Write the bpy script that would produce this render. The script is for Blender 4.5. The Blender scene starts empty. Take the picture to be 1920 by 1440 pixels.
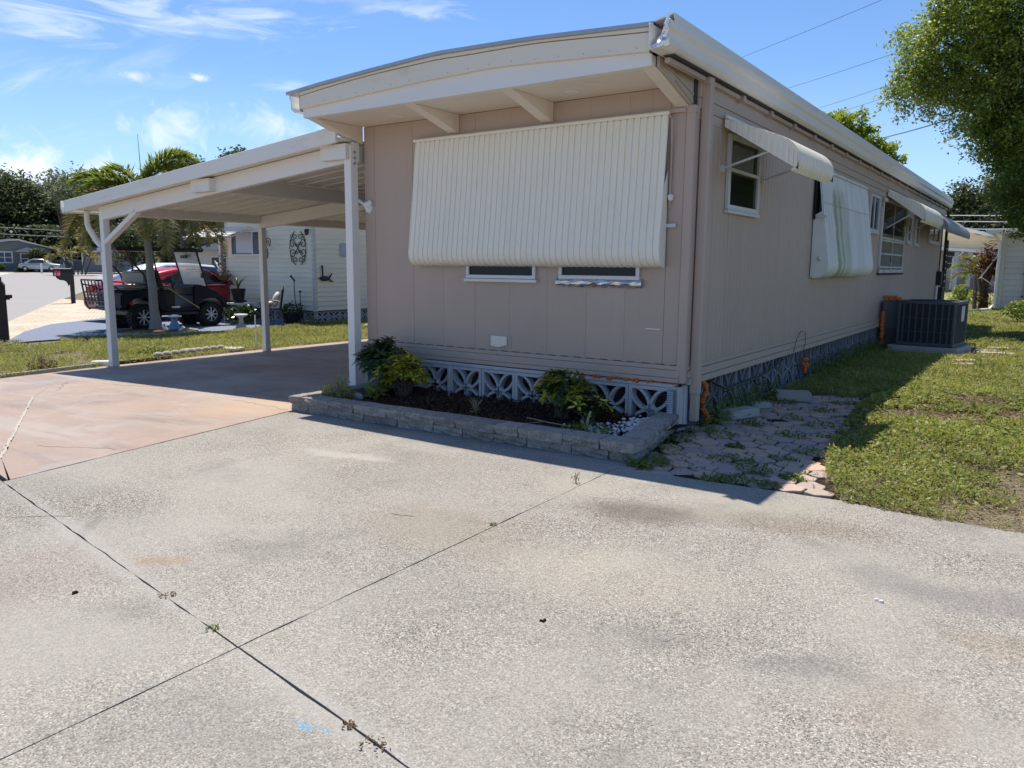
import bpy, bmesh, math, random
import numpy as np
from mathutils import Vector, Matrix
random.seed(7); RNG = np.random.default_rng(7)
S = bpy.context.scene
R = math.radians
# ---------------------------------------------------------------- camera
cam = bpy.data.cameras.new('camera'); camo = bpy.data.objects.new('camera', cam); S.collection.objects.link(camo)
pit, yaw, rol = R(8.6496), R(34.8761), R(0.4694)
f_ = Vector((-math.sin(yaw)*math.cos(pit), math.cos(yaw)*math.cos(pit), -math.sin(pit)))
r_ = Vector((math.cos(yaw), math.sin(yaw), 0)); u_ = r_.cross(f_)
r2, u2 = r_*math.cos(rol)+u_*math.sin(rol), -r_*math.sin(rol)+u_*math.cos(rol)
camo.matrix_world = Matrix(((r2.x, u2.x, -f_.x, 0), (r2.y, u2.y, -f_.y, 0), (r2.z, u2.z, -f_.z, 1.4), (0, 0, 0, 1)))
cam.sensor_width = 36; cam.lens = 1455.66*36/1920; cam.clip_end = 3000; cam.clip_start = .05
S.camera = camo
# ---------------------------------------------------------------- sky, sun, exposure
SUN_V = Vector((-.345, .28, 1)).normalized()
SUN_E, SUN_AZ = math.asin(SUN_V.z), math.atan2(SUN_V.x, SUN_V.y)
w = bpy.data.worlds.new('World'); S.world = w; w.use_nodes = True
nt = w.node_tree; N = nt.nodes; LK = nt.links; N.clear()
def nn(t, **k):
    n = N.new(t)
    for a, b in k.items(): setattr(n, a, b)
    return n
def wmath(op, a, b=None, c=None, clamp=False):
    n = nn('ShaderNodeMath', operation=op, use_clamp=clamp)
    for i, v in enumerate((a, b, c)):
        if v is None: continue
        if isinstance(v, (int, float)): n.inputs[i].default_value = v
        else: LK.new(v, n.inputs[i])
    return n.outputs[0]
sky = nn('ShaderNodeTexSky', sky_type='NISHITA', sun_disc=False, sun_elevation=SUN_E, sun_rotation=SUN_AZ, altitude=0, air_density=.75, dust_density=.1, ozone_density=4.6)
tc = nn('ShaderNodeTexCoord'); sep = nn('ShaderNodeSeparateXYZ'); LK.new(tc.outputs['Generated'], sep.inputs[0])
zc = wmath('MAXIMUM', sep.outputs[2], .02)
den = wmath('ADD', zc, .10)
px_ = wmath('DIVIDE', sep.outputs[0], den); py_ = wmath('DIVIDE', sep.outputs[1], den)
cmb = nn('ShaderNodeCombineXYZ'); LK.new(px_, cmb.inputs[0]); LK.new(py_, cmb.inputs[1])
mp = nn('ShaderNodeMapping'); mp.inputs['Rotation'].default_value = (0, 0, R(62)); mp.inputs['Scale'].default_value = (.42, 2.3, 1); LK.new(cmb.outputs[0], mp.inputs[0])
n1 = nn('ShaderNodeTexNoise'); n1.inputs['Scale'].default_value = 1.7; n1.inputs['Detail'].default_value = 9; n1.inputs['Roughness'].default_value = .62; n1.inputs['Distortion'].default_value = .9; LK.new(mp.outputs[0], n1.inputs['Vector'])
n2 = nn('ShaderNodeTexNoise'); n2.inputs['Scale'].default_value = .55; n2.inputs['Detail'].default_value = 3; LK.new(cmb.outputs[0], n2.inputs['Vector'])
# more cloud towards the west (-X), clear to the north-east: the weather of the day
west = wmath('MULTIPLY_ADD', sep.outputs[0], -.42, .0)
cov = wmath('ADD', wmath('ADD', wmath('MULTIPLY', n1.outputs[0], .95), wmath('MULTIPLY', n2.outputs[0], .35)), west)
cir = nn('ShaderNodeMapRange', interpolation_type='SMOOTHSTEP'); LK.new(cov, cir.inputs[0])
cir.inputs['From Min'].default_value = 1.02; cir.inputs['From Max'].default_value = 1.40; cir.inputs['To Max'].default_value = .40
# small separate cumulus, each around its own heading
def puff(az, el, rx, rz, amt, wisp=False):
    d = Vector((-math.sin(R(az))*math.cos(R(el)), math.cos(R(az))*math.cos(R(el)), math.sin(R(el))))
    ux = Vector((math.cos(R(az)), math.sin(R(az)), 0)); uz = ux.cross(d)*-1
    s = nn('ShaderNodeVectorMath', operation='SUBTRACT'); LK.new(tc.outputs['Generated'], s.inputs[0]); s.inputs[1].default_value = d
    def dt(v, r):
        k = nn('ShaderNodeVectorMath', operation='DOT_PRODUCT'); LK.new(s.outputs[0], k.inputs[0]); k.inputs[1].default_value = v
        return wmath('POWER', wmath('ABSOLUTE', wmath('DIVIDE', k.outputs['Value'], r)), 2)
    q = wmath('SUBTRACT', 1, wmath('SQRT', wmath('ADD', dt(ux, rx), dt(uz, rz))))
    nz = nn('ShaderNodeTexNoise'); nz.inputs['Scale'].default_value = 26; nz.inputs['Detail'].default_value = 7; nz.inputs['Roughness'].default_value = .6; nz.inputs['Distortion'].default_value = .6
    if wisp:
        mw = nn('ShaderNodeMapping'); mw.inputs['Scale'].default_value = (.32, .32, 1.9); mw.inputs['Rotation'].default_value = (R(4), R(6), 0); LK.new(tc.outputs['Generated'], mw.inputs[0]); LK.new(mw.outputs[0], nz.inputs['Vector']); nz.inputs['Distortion'].default_value = 1.4
    else: LK.new(tc.outputs['Generated'], nz.inputs['Vector'])
    q = wmath('MULTIPLY_ADD', nz.outputs[0], 2.6, wmath('ADD', wmath('MULTIPLY', q, .9), -1.45))
    m = nn('ShaderNodeMapRange', interpolation_type='SMOOTHSTEP'); LK.new(q, m.inputs[0]); m.inputs['From Min'].default_value = .0; m.inputs['From Max'].default_value = 1.0; m.inputs['To Max'].default_value = amt
    return m.outputs[0]
tot = cir.outputs[0]
for a in [(60.0, 11.6, .030, .012, .75), (56.2, 11.9, .016, .008, .95), (58.3, 8.6, .075, .034, .6), (66.5, 5.4, .19, .045, .95), (50.6, 9.1, .08, .030, .6), (64.5, 14.2, .13, .030, .5, True), (58.0, 15.2, .15, .026, .55, True), (51, 15.9, .14, .022, .5, True), (43.5, 17.0, .14, .018, .4, True), (50.5, 11.8, .05, .012, .5, True)]:
    tot = wmath('MAXIMUM', tot, puff(*a))
hz = nn('ShaderNodeMapRange'); LK.new(sep.outputs[2], hz.inputs[0]); hz.inputs['From Min'].default_value = .22; hz.inputs['From Max'].default_value = 0; hz.inputs['To Max'].default_value = .85
mixh = nn('ShaderNodeMix', data_type='RGBA'); LK.new(hz.outputs[0], mixh.inputs['Factor']); hsv = nn('ShaderNodeHueSaturation'); hsv.inputs['Saturation'].default_value = 1.07; LK.new(sky.outputs[0], hsv.inputs['Color']); LK.new(hsv.outputs[0], mixh.inputs[6]); mixh.inputs[7].default_value = (3.2, 4.6, 6.4, 1)
mixc = nn('ShaderNodeMix', data_type='RGBA'); LK.new(tot, mixc.inputs['Factor']); LK.new(mixh.outputs[2], mixc.inputs[6]); mixc.inputs[7].default_value = (6.0, 6.4, 7.0, 1)
bg = nn('ShaderNodeBackground'); bg.inputs['Strength'].default_value = .0875; LK.new(mixc.outputs[2], bg.inputs[0])
ow = nn('ShaderNodeOutputWorld'); LK.new(bg.outputs[0], ow.inputs[0])
sl = bpy.data.lights.new('sun', 'SUN'); slo = bpy.data.objects.new('sun', sl); S.collection.objects.link(slo)
sl.energy = 3.1; sl.angle = R(.53); sl.color = (1, .925, .79)
slo.rotation_euler = SUN_V.to_track_quat('Z', 'Y').to_euler(); slo.location = (0, 0, 30)
vs = S.view_settings; vs.view_transform = 'Standard'; vs.look = 'None'; vs.gamma = 1; vs.use_curve_mapping = False; vs.exposure = 1.0
S.cycles.max_bounces = 8; S.cycles.diffuse_bounces = 5; S.cycles.transparent_max_bounces = 12
# ---------------------------------------------------------------- materials
def hexc(h): 
    h = h.lstrip('#'); v = [int(h[i:i+2], 16)/255 for i in (0, 2, 4)]
    return tuple(x/12.92 if x <= .04045 else ((x+.055)/1.055)**2.4 for x in v)
class NT:
    def __init__(s, name):
        s.m = bpy.data.materials.new(name); s.m.use_nodes = True; s.t = s.m.node_tree; s.t.nodes.clear()
        s.out = s.n('ShaderNodeOutputMaterial'); s.p = s.n('ShaderNodeBsdfPrincipled'); s.l(s.p.outputs[0], s.out.inputs[0])
        s.tc = s.n('ShaderNodeTexCoord').outputs['Object']
    def n(s, t, **k):
        x = s.t.nodes.new(t)
        for a, b in k.items(): setattr(x, a, b)
        return x
    def l(s, a, b): s.t.links.new(a, b)
    def put(s, sock, v):
        if isinstance(v, (int, float)): sock.default_value = v
        elif isinstance(v, tuple): sock.default_value = v if len(v) == 4 or sock.type == 'VECTOR' else (*v, 1)
        else: s.l(v, sock)
    def mt(s, op, a, b=0., c=None, clamp=False):
        x = s.n('ShaderNodeMath', operation=op, use_clamp=clamp); s.put(x.inputs[0], a); s.put(x.inputs[1], b)
        if c is not None: s.put(x.inputs[2], c)
        return x.outputs[0]
    def map(s, scale=(1, 1, 1), vec=None, rot=(0, 0, 0), loc=(0, 0, 0)):
        x = s.n('ShaderNodeMapping'); x.inputs['Scale'].default_value = scale; x.inputs['Rotation'].default_value = rot; x.inputs['Location'].default_value = loc
        s.l(vec or s.tc, x.inputs[0]); return x.outputs[0]
    def noise(s, scale, detail=4, rough=.55, vec=None, dist=0., col=False, rnd=False):
        x = s.n('ShaderNodeTexNoise'); x.inputs['Scale'].default_value = scale; x.inputs['Detail'].default_value = detail
        x.inputs['Roughness'].default_value = rough; x.inputs['Distortion'].default_value = dist; s.l(vec or s.tc, x.inputs['Vector'])
        if rnd:
            x.noise_dimensions = '4D'; s.l(s.mt('MULTIPLY', s.n('ShaderNodeObjectInfo').outputs['Random'], 40), x.inputs['W'])
        return x.outputs['Color' if col else 'Fac']
    def ss(s, v, a, b, lo=0., hi=1.):
        x = s.n('ShaderNodeMapRange', interpolation_type='SMOOTHSTEP'); s.put(x.inputs[0], v)
        for k, val in zip(('From Min', 'From Max', 'To Min', 'To Max'), (a, b, lo, hi)): x.inputs[k].default_value = val
        return x.outputs[0]
    def mix(s, fac, a, b, mode='MIX'):
        x = s.n('ShaderNodeMix', data_type='RGBA', blend_type=mode); s.put(x.inputs['Factor'], fac); s.put(x.inputs[6], a); s.put(x.inputs[7], b); return x.outputs[2]
    def ramp(s, v, stops):
        x = s.n('ShaderNodeValToRGB'); s.put(x.inputs[0], v); e = x.color_ramp.elements
        while len(e) < len(stops): e.new(.5)
        for k, (p, c) in zip(e, stops): k.position = p; k.color = (*c, 1)
        return x.outputs[0]
    def bump(s, h, st=.3, d=.01):
        x = s.n('ShaderNodeBump'); x.inputs['Strength'].default_value = st; x.inputs['Distance'].default_value = d; s.l(h, x.inputs['Height']); s.l(x.outputs[0], s.p.inputs['Normal'])
    def fin(s, col, rough=.6, metal=0., spec=.5):
        s.put(s.p.inputs['Base Color'], col); s.put(s.p.inputs['Roughness'], rough); s.put(s.p.inputs['Metallic'], metal); s.p.inputs['Specular IOR Level'].default_value = spec
        return s.m
def sc(c, k): return tuple(min(1, max(0, x*k)) for x in c)
def pm(name, c, rough=.6, var=.1, scale=3., bump=0., bscale=60., metal=0., spec=.5, dirt=None, dscale=1.6, dlo=.55, dhi=.75, ov=0., stretch=(1, 1, 1), damt=.6):
    """general painted / plain surface: mottled base, optional dirt, fine relief, per-object tone"""
    t = NT(name); v = t.map(stretch)
    col = t.mix(t.noise(scale, 6, .6, v, rnd=True), sc(c, 1-var), sc(c, 1+var))
    if dirt: col = t.mix(t.mt('MULTIPLY', t.ss(t.noise(dscale, 7, .65, v, .4, rnd=True), dlo, dhi), damt), col, dirt)
    if ov:
        k = t.mt('MULTIPLY_ADD', t.n('ShaderNodeObjectInfo').outputs['Random'], 2*ov, 1-ov); h = t.n('ShaderNodeHueSaturation'); t.l(k, h.inputs['Value']); t.l(col, h.inputs['Color']); col = h.outputs[0]
    rg = t.mt('MULTIPLY_ADD', t.noise(scale*4, 3, rnd=True), .2, rough-.1)
    if bump: t.bump(t.noise(bscale, 4, .6, v), bump, .004)
    return t.fin(col, rg, metal, spec)
def leafmat(name, cols, trans=.35, rough=.5, edge=None, obj=False):
    t = NT(name); g = t.n('ShaderNodeNewGeometry').outputs['Random Per Island'] if not obj else t.n('ShaderNodeObjectInfo').outputs['Random']
    col = t.ramp(g, [(i/max(1, len(cols)-1), c) for i, c in enumerate(cols)])
    big = t.noise(.9, 2); h = t.n('ShaderNodeHueSaturation'); t.l(t.mt('MULTIPLY_ADD', big, .9, .55), h.inputs['Value']); t.l(col, h.inputs['Color']); col = h.outputs[0]
    t.fin(col, rough, 0, .35)
    tr = t.n('ShaderNodeBsdfTranslucent'); hs = t.n('ShaderNodeHueSaturation'); hs.inputs['Value'].default_value = 1.7; hs.inputs['Hue'].default_value = .485; t.l(col, hs.inputs['Color']); t.l(hs.outputs[0], tr.inputs[0])
    mx = t.n('ShaderNodeMixShader'); mx.inputs[0].default_value = trans; t.l(t.p.outputs[0], mx.inputs[1]); t.l(tr.outputs[0], mx.inputs[2]); t.l(mx.outputs[0], t.out.inputs[0])
    return t.m
def glassmat(name, tint=(.012, .014, .016), rough=.06, spec=.22):
    t = NT(name); t.bump(t.noise(3, 2), .02, .02); return t.fin(t.mix(t.noise(2, 3), sc(tint, .7), sc(tint, 1.3)), rough, 0, spec)
def clearmat(name, tint=(.9, .93, .95), op=.12):
    t = NT(name); t.fin(tint, .05); tr = t.n('ShaderNodeBsdfTransparent'); mx = t.n('ShaderNodeMixShader'); mx.inputs[0].default_value = op
    t.l(tr.outputs[0], mx.inputs[1]); t.l(t.p.outputs[0], mx.inputs[2]); t.l(mx.outputs[0], t.out.inputs[0]); return t.m
def stain(t, cx, cy, rx, ry, rot=0., vec=None, warp=.25, soft=.75):
    dv = t.n('ShaderNodeVectorMath', operation='MULTIPLY_ADD'); nz = t.noise(2.2, 5, .6, col=True)
    t.l(nz, dv.inputs[0]); dv.inputs[1].default_value = (warp, warp, 0); t.l(vec or t.tc, dv.inputs[2])
    m = t.n('ShaderNodeMapping', vector_type='TEXTURE'); m.inputs['Location'].default_value = (cx+warp/2, cy+warp/2, 0); m.inputs['Rotation'].default_value = (0, 0, R(rot)); m.inputs['Scale'].default_value = (rx, ry, 1e3)
    t.l(dv.outputs[0], m.inputs[0]); ln = t.n('ShaderNodeVectorMath', operation='LENGTH'); t.l(m.outputs[0], ln.inputs[0])
    return t.ss(ln.outputs['Value'], 1, 1-soft)
M = {}
TAUPE = (.48, .368, .292)
def siding():
    t = NT('taupe_siding_paint'); v = t.map((3, 3, .5)); c = TAUPE
    col = t.mix(t.noise(1.2, 6, .6, v, rnd=True), sc(c, .94), sc(c, 1.06)); col = t.mix(t.ss(t.noise(.9, 6, .6, rnd=True), .5, .75, 0, .35), col, (.53, .42, .34))
    P = t.n('ShaderNodeNewGeometry').outputs['Position']; sx = t.n('ShaderNodeSeparateXYZ'); t.l(P, sx.inputs[0])
    splash = t.mt('MULTIPLY', t.ss(t.mt('ADD', sx.outputs[2], t.mt('MULTIPLY', t.noise(3.5, 6, .7, P), -.55)), .42, .18), t.ss(t.noise(24, 5, .7, P), .35, .6)); col = t.mix(t.mt('MULTIPLY', splash, .15), col, (.19, .14, .10))
    run = t.ss(t.noise(2.2, 6, .65, t.map((9, 9, .35), P)), .58, .78, 0, .45); col = t.mix(run, col, (.30, .225, .17))
    h = t.n('ShaderNodeHueSaturation'); t.l(t.mt('MULTIPLY_ADD', t.n('ShaderNodeObjectInfo').outputs['Random'], .05, .975), h.inputs['Value']); t.l(col, h.inputs['Color'])
    t.bump(t.mt('ADD', t.mt('MULTIPLY', t.noise(2.0, 2, .5, P), 1.6), t.mt('MULTIPLY', t.noise(120, 3, .6, v), .06)), .35, .012)
    return t.fin(h.outputs[0], t.mt('MULTIPLY_ADD', t.noise(3, 4), .25, .42))
M['taupe'] = siding()
M['taupe_trim'] = pm('taupe_trim_paint', (.48, .372, .296), .5, .06, 2, .08, 90, dirt=(.2, .15, .12), dlo=.58, dhi=.8)
M['seam'] = pm('dark_seam', (.06, .05, .045), .8)
M['white'] = pm('white_paint', (.83, .80, .75), .45, .04, 2, .05, 120, dirt=(.5, .47, .42), dlo=.58, dhi=.8, damt=.5)
M['white2'] = pm('white_beam_paint', (.80, .775, .73), .5, .04, 2, .05, 120, dirt=(.55, .47, .38), dlo=.55, dhi=.8, damt=.5)
M['cream'] = pm('cream_fascia_paint', (.80, .72, .60), .55, .05, 2, .08, 100, dirt=(.5, .38, .26), dscale=2.2, dlo=.56, dhi=.8, stretch=(.6, 1, 2), damt=.6)
M['soffit'] = pm('soffit_paint', (.80, .71, .60), .6, .05, 1.5, .05, 100, dirt=(.5, .42, .33), dlo=.55, dhi=.8)
M['awning'] = pm('awning_enamel', (.87, .81, .68), .42, .05, 2, .04, 90, dirt=(.60, .54, .42), dscale=2.4, dlo=.5, dhi=.8, stretch=(2, 2, .5), damt=.3)
M['awning_dark'] = pm('awning_grey_enamel', (.3, .3, .3), .45, .1)
M['gutter'] = pm('gutter_enamel', (.83, .78, .70), .4, .04, 2, .03, 80, dirt=(.5, .43, .36), dlo=.52, dhi=.8, stretch=(1, .5, 3))
M['roofmetal'] = pm('roof_metal', (.42, .42, .43), .4, .15, 3, metal=.6)
M['foil'] = pm('silver_foil', (.75, .75, .76), .25, .15, 8, .9, 16, metal=.9)
M['dark'] = pm('dark_void', (.012, .012, .013), .9)
M['black'] = pm('black_metal', (.018, .018, .02), .4, .2)
M['glass'] = glassmat('window_glass')
M['glass2'] = glassmat('grey_glass', (.09, .10, .12), .08)
M['alum'] = pm('aluminium_frame', (.62, .62, .61), .4, .08, metal=.2, dirt=(.35, .33, .3))
M['block'] = pm('grey_painted_block', (.52, .50, .49), .75, .09, 6, .35, 70, dirt=(.17, .17, .18), dlo=.55, dhi=.8, ov=.05)
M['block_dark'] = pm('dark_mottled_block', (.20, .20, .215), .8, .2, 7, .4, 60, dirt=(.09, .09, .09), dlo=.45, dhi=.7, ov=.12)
M['orange'] = pm('orange_foam', (.62, .15, .03), .8, .25, 14, .8, 30)
M['whitefoam'] = pm('white_foam', (.78, .76, .70), .8, .1, 14, .8, 40)
M['steel'] = pm('galvanised_steel', (.42, .43, .45), .4, .15, 5, metal=.6)
M['acpaint'] = pm('ac_cabinet_paint', (.075, .08, .095), .45, .15, 3, dirt=(.14, .14, .14))
M['acfin'] = pm('ac_coil', (.015, .018, .028), .5, .3, 60)
M['concpad'] = pm('concrete_pad', (.40, .37, .33), .85, .15, 5, .4, 60, dirt=(.2, .18, .15), ov=.1)
def retain():
    t = NT('retaining_block'); col = t.mix(t.noise(9, 6, .7, rnd=True), (.20, .17, .14), (.46, .42, .37))
    v = t.n('ShaderNodeTexVoronoi'); v.inputs['Scale'].default_value = 90; t.l(t.tc, v.inputs['Vector'])
    col = t.mix(.45, col, t.mix(v.outputs['Color'], (.08, .075, .07), (.55, .5, .45)))
    col = t.mix(t.mt('MULTIPLY', t.ss(t.noise(3, 5, .6), .55, .75), .6), col, (.075, .07, .06))
    h = t.n('ShaderNodeHueSaturation'); t.l(t.mt('MULTIPLY_ADD', t.n('ShaderNodeObjectInfo').outputs['Random'], .3, .85), h.inputs['Value']); t.l(col, h.inputs['Color'])
    t.bump(t.mt('ADD', t.noise(45, 5, .7), v.outputs['Distance']), .7, .008); return t.fin(h.outputs[0], .92, 0, .2)
M['retain'] = retain()
def aggregate():
    t = NT('exposed_aggregate'); P = t.n('ShaderNodeNewGeometry').outputs['Position']; t.tc = P
    v = t.n('ShaderNodeTexVoronoi'); v.inputs['Scale'].default_value = 195; t.l(P, v.inputs['Vector'])
    sp = t.n('ShaderNodeSeparateColor'); t.l(v.outputs['Color'], sp.inputs[0])
    peb = t.ramp(sp.outputs[0], [(0, (.022, .02, .018)), (.20, (.09, .082, .074)), (.40, (.25, .236, .214)), (.64, (.41, .39, .36)), (.84, (.36, .30, .26)), (1, (.76, .74, .70))])
    v2 = t.n('ShaderNodeTexVoronoi'); v2.inputs['Scale'].default_value = 85; t.l(P, v2.inputs['Vector']); sp2 = t.n('ShaderNodeSeparateColor'); t.l(v2.outputs['Color'], sp2.inputs[0])
    peb = t.mix(.14, peb, t.ramp(sp2.outputs[1], [(0, (.08, .077, .072)), (.5, (.26, .25, .235)), (1, (.55, .545, .52))]))
    cement = t.mix(t.noise(35, 4), (.25, .24, .22), (.36, .345, .32))
    expo = t.ss(t.noise(.9, 6, .62, dist=.5), .32, .64, .42, 1.0)      # how far the pebbles show
    col = t.mix(expo, cement, peb)
    big = t.noise(.55, 6, .6, dist=.4)
    col = t.mix(t.ss(big, .35, .65, .0, .42), col, (.47, .447, .405))
    col = t.mix(t.ss(t.noise(1.4, 6, .65), .5, .72, 0, .42), col, (.155, .15, .145))
    def st(f, k, c, a):
        return t.mix(t.mt('MULTIPLY', f, a), k, c)
    for (cx, cy, rx, ry, rot, c, a) in [(-1.86, 3.98, .50, .30, 10, (0.082, 0.068, 0.051), .55), (-1.15, 4.25, .75, .26, 8, (0.170, 0.122, 0.075), .30), (-3.7, 1.3, .5, .8, 0, (0.286, 0.211, 0.211), .25), (-.13, 3.73, .5, .25, 20, (0.150, 0.136, 0.150), .40),
            (-.5, 3.75, .3, .2, 0, (0.136, 0.136, 0.136), .30), (-.64, 2.7, .3, .14, 20, (0.109, 0.109, 0.116), .30), (-.05, 3.3, .24, .18, 0, (0.286, 0.190, 0.102), .16), (-.30, 2.6, .22, .3, 0, (0.258, 0.184, 0.122), .14), (-3.39, 1.94, .2, .09, 30, (0.326, 0.224, 0.122), .40),
            (-4.1, 1.95, .5, .05, -35, (0.136, 0.129, 0.116), .30), (-4.2, 3.9, .6, .12, 12, (0.476, 0.462, 0.428), .60), (-3.9, 4.45, .5, .18, 0, (0.449, 0.428, 0.388), .30), (-1.6, 3.0, .9, .5, 15, (0.476, 0.449, 0.381), .30), (-2.6, 3.1, .7, .5, 0, (0.272, 0.224, 0.170), .3), (-1.3, 4.55, .9, .14, 3, (0.374, 0.340, 0.272), .25), (-2.1, 1.3, .4, .3, 0, (0.190, 0.184, 0.184), .25), (-2.4, 4.2, .35, .4, 0, (0.422, 0.394, 0.340), .4)]:
        col = st(stain(t, cx, cy, rx, ry, rot), col, c, a)
    for jx, jy, ex, ey in [(-2.36, 1.63, -5.46, 2.10), (-2.36, 1.63, -1.2, 1.45)]:     # lighter scoured band along the joint
        ang = math.degrees(math.atan2(ey-jy, ex-jx)); L = math.hypot(ex-jx, ey-jy)
        col = st(stain(t, (jx+ex)/2, (jy+ey)/2, L*.62, .10, ang, warp=.06), col, (0.422, 0.408, 0.388), .45)
    for (cx, cy, rx, ry, rot, a) in [(-1.765, 1.44, .035, .016, 10, .9), (-1.71, 1.465, .05, .008, 8, .55), (-1.80, 1.455, .05, .007, 15, .4)]:
        k = t.mt('MULTIPLY', stain(t, cx, cy, rx, ry, rot, warp=.01, soft=.5), t.ss(t.noise(120, 3), .4, .6)); col = st(k, col, (.10, .42, .74), a)
    t.bump(t.mt('MULTIPLY', t.mt('SUBTRACT', 1, v.outputs['Distance']), expo), .35, .006)
    h = t.n('ShaderNodeHueSaturation'); h.inputs['Value'].default_value = .885; h.inputs['Saturation'].default_value = 1.12; t.l(col, h.inputs['Color']); col = h.outputs[0]
    return t.fin(col, .88, 0, .25)
M['aggregate'] = aggregate()
def redslab():
    t = NT('worn_red_concrete_stain'); P = t.n('ShaderNodeNewGeometry').outputs['Position']; t.tc = P
    col = t.mix(t.noise(1.1, 6, .6, dist=.5), (.31, .205, .155), (.45, .33, .265))
    col = t.mix(t.ss(t.noise(.8, 7, .65, t.map((.5, 1.9, 1), rot=(0, 0, R(18))), dist=.8), .45, .68, 0, .65), col, (.46, .40, .355))
    col = t.mix(t.ss(t.noise(1.3, 7, .7, t.map((.35, 2.2, 1), rot=(0, 0, R(12)))), .52, .7, 0, .55), col, (.20, .145, .135))
    col = t.mix(t.ss(t.noise(26, 5, .7), .5, .75, 0, .35), col, (.50, .42, .37))
    col = t.mix(t.mt('MULTIPLY', stain(t, -6.5, 4.8, .9, .8, 0), .55), col, (.55, .36, .22))
    wear = t.ss(t.mt('ADD', t.noise(1.6, 9, .72, dist=.6), t.mt('MULTIPLY', t.noise(9, 5), .12)), .60, .63); col = t.mix(t.mt('MULTIPLY', wear, .55), col, t.mix(t.noise(22, 5), (.33, .29, .26), (.46, .42, .38)))
    col = t.mix(t.ss(t.noise(90, 3, .7), .62, .72, 0, .5), col, (.16, .12, .105))
    hs = t.n('ShaderNodeHueSaturation'); hs.inputs['Saturation'].default_value = .88; hs.inputs['Value'].default_value = .9; t.l(col, hs.inputs['Color']); col = hs.outputs[0]
    t.bump(t.mt('ADD', t.noise(60, 5, .7), t.mt('MULTIPLY', wear, -.5)), .2, .004)
    return t.fin(col, t.ss(t.noise(.9, 6, .6), .3, .7, .42, .75), 0, .4)
M['redslab'] = redslab()
def paver():
    t = NT('weathered_pink_paver'); v = t.noise(30, 5, .7, rnd=True)
    h = t.n('ShaderNodeHueSaturation'); col = t.mix(v, (.36, .255, .205), (.60, .46, .385)); t.l(col, h.inputs['Color'])
    rr = t.n('ShaderNodeObjectInfo').outputs['Random']; t.l(t.mt('MULTIPLY_ADD', rr, .4, .78), h.inputs['Value']); t.l(t.mt('MULTIPLY_ADD', rr, .6, .65), h.inputs['Saturation'])
    t.bump(t.noise(70, 5, .7), .4, .005); return t.fin(h.outputs[0], .9, 0, .2)
M['paver'] = paver()
def groundmat(name, cols, sc1=1.2):
    t = NT(name); P = t.n('ShaderNodeNewGeometry').outputs['Position']; t.tc = P
    col = t.mix(t.noise(sc1, 7, .65, dist=.3), cols[0], cols[1]); col = t.mix(t.ss(t.noise(18, 6, .7), .4, .7, 0, .7), col, cols[2])
    t.bump(t.noise(40, 5, .7), .6, .02); return t.fin(col, .95, 0, .1)
M['ground'] = groundmat('turf_and_soil', ((.16, .135, .085), (.27, .225, .16), (.085, .075, .04)), 3)
M['soil'] = groundmat('dark_soil', ((.03, .024, .018), (.055, .042, .03), (.02, .017, .013)), 6)
M['mulchsoil'] = groundmat('mulch_bed_soil', ((.035, .018, .012), (.05, .03, .02), (.018, .011, .008)), 9)
M['asphalt'] = groundmat('faded_asphalt', ((.33, .32, .32), (.38, .37, .37), (.29, .28, .285)), .5)
M['pale_conc'] = groundmat('pale_concrete', ((.52, .49, .44), (.62, .59, .53), (.45, .42, .37)), .8)
M['bluedrive'] = groundmat('blue_grey_drive_paint', ((.20, .235, .32), (.25, .285, .37), (.17, .20, .28)), .7)
def tanpaver():
    t = NT('tan_paver_field'); P = t.n('ShaderNodeNewGeometry').outputs['Position']; t.tc = P
    b = t.n('ShaderNodeTexBrick'); t.l(t.map((1, 1, 1), rot=(0, 0, R(30))), b.inputs['Vector']); b.inputs['Scale'].default_value = 2.4
    b.inputs['Color1'].default_value = (.46, .37, .27, 1); b.inputs['Color2'].default_value = (.58, .50, .39, 1); b.inputs['Mortar'].default_value = (.30, .24, .18, 1); b.inputs['Mortar Size'].default_value = .02
    col = t.mix(t.ss(t.noise(.8, 5), .4, .7, 0, .5), b.outputs[0], (.62, .55, .46)); return t.fin(col, .85)
M['tanpaver'] = tanpaver()
M['mulch'] = leafmat('bark_chips', [(.035, .018, .011), (.08, .04, .025), (.022, .012, .008), (.10, .06, .04)], .0, .9)
M['pebble'] = pm('white_pebble', (.72, .71, .70), .7, .2, 20)
M['straw'] = pm('dry_stem', (.34, .28, .17), .8, .2)
M['trunk'] = pm('bark', (.10, .075, .055), .9, .35, 5, .8, 18)
M['palmtrunk'] = pm('grey_palm_trunk', (.27, .25, .225), .85, .2, 4, .5, 30, stretch=(1, 1, 6))
M['oakleaf'] = leafmat('oak_leaves', [(.065, .115, .018), (.14, .205, .032), (.29, .34, .06), (.085, .14, .025)], .48, .40)
M['farleaf'] = leafmat('distant_oak_leaves', [(.035, .055, .02), (.075, .10, .035), (.12, .14, .055), (.05, .075, .028)], .25, .6)
M['paleleaf'] = leafmat('pale_grey_leaves', [(.10, .125, .07), (.16, .19, .11), (.12, .145, .085)], .3, .6)
M['limeleaf'] = leafmat('lime_leaves', [(.18, .26, .03), (.30, .36, .05), (.11, .18, .02)], .4, .5)
M['hedge'] = leafmat('hedge_leaves', [(.03, .06, .012), (.07, .13, .02), (.045, .08, .015)], .25, .5)
M['palmleaf'] = leafmat('palm_leaflets', [(.10, .15, .022), (.17, .23, .035), (.24, .27, .06)], .4, .4)
M['palmold'] = leafmat('ageing_palm_leaflets', [(.13, .14, .035), (.22, .20, .06), (.30, .25, .09), (.09, .11, .03)], .3, .5)
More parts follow.
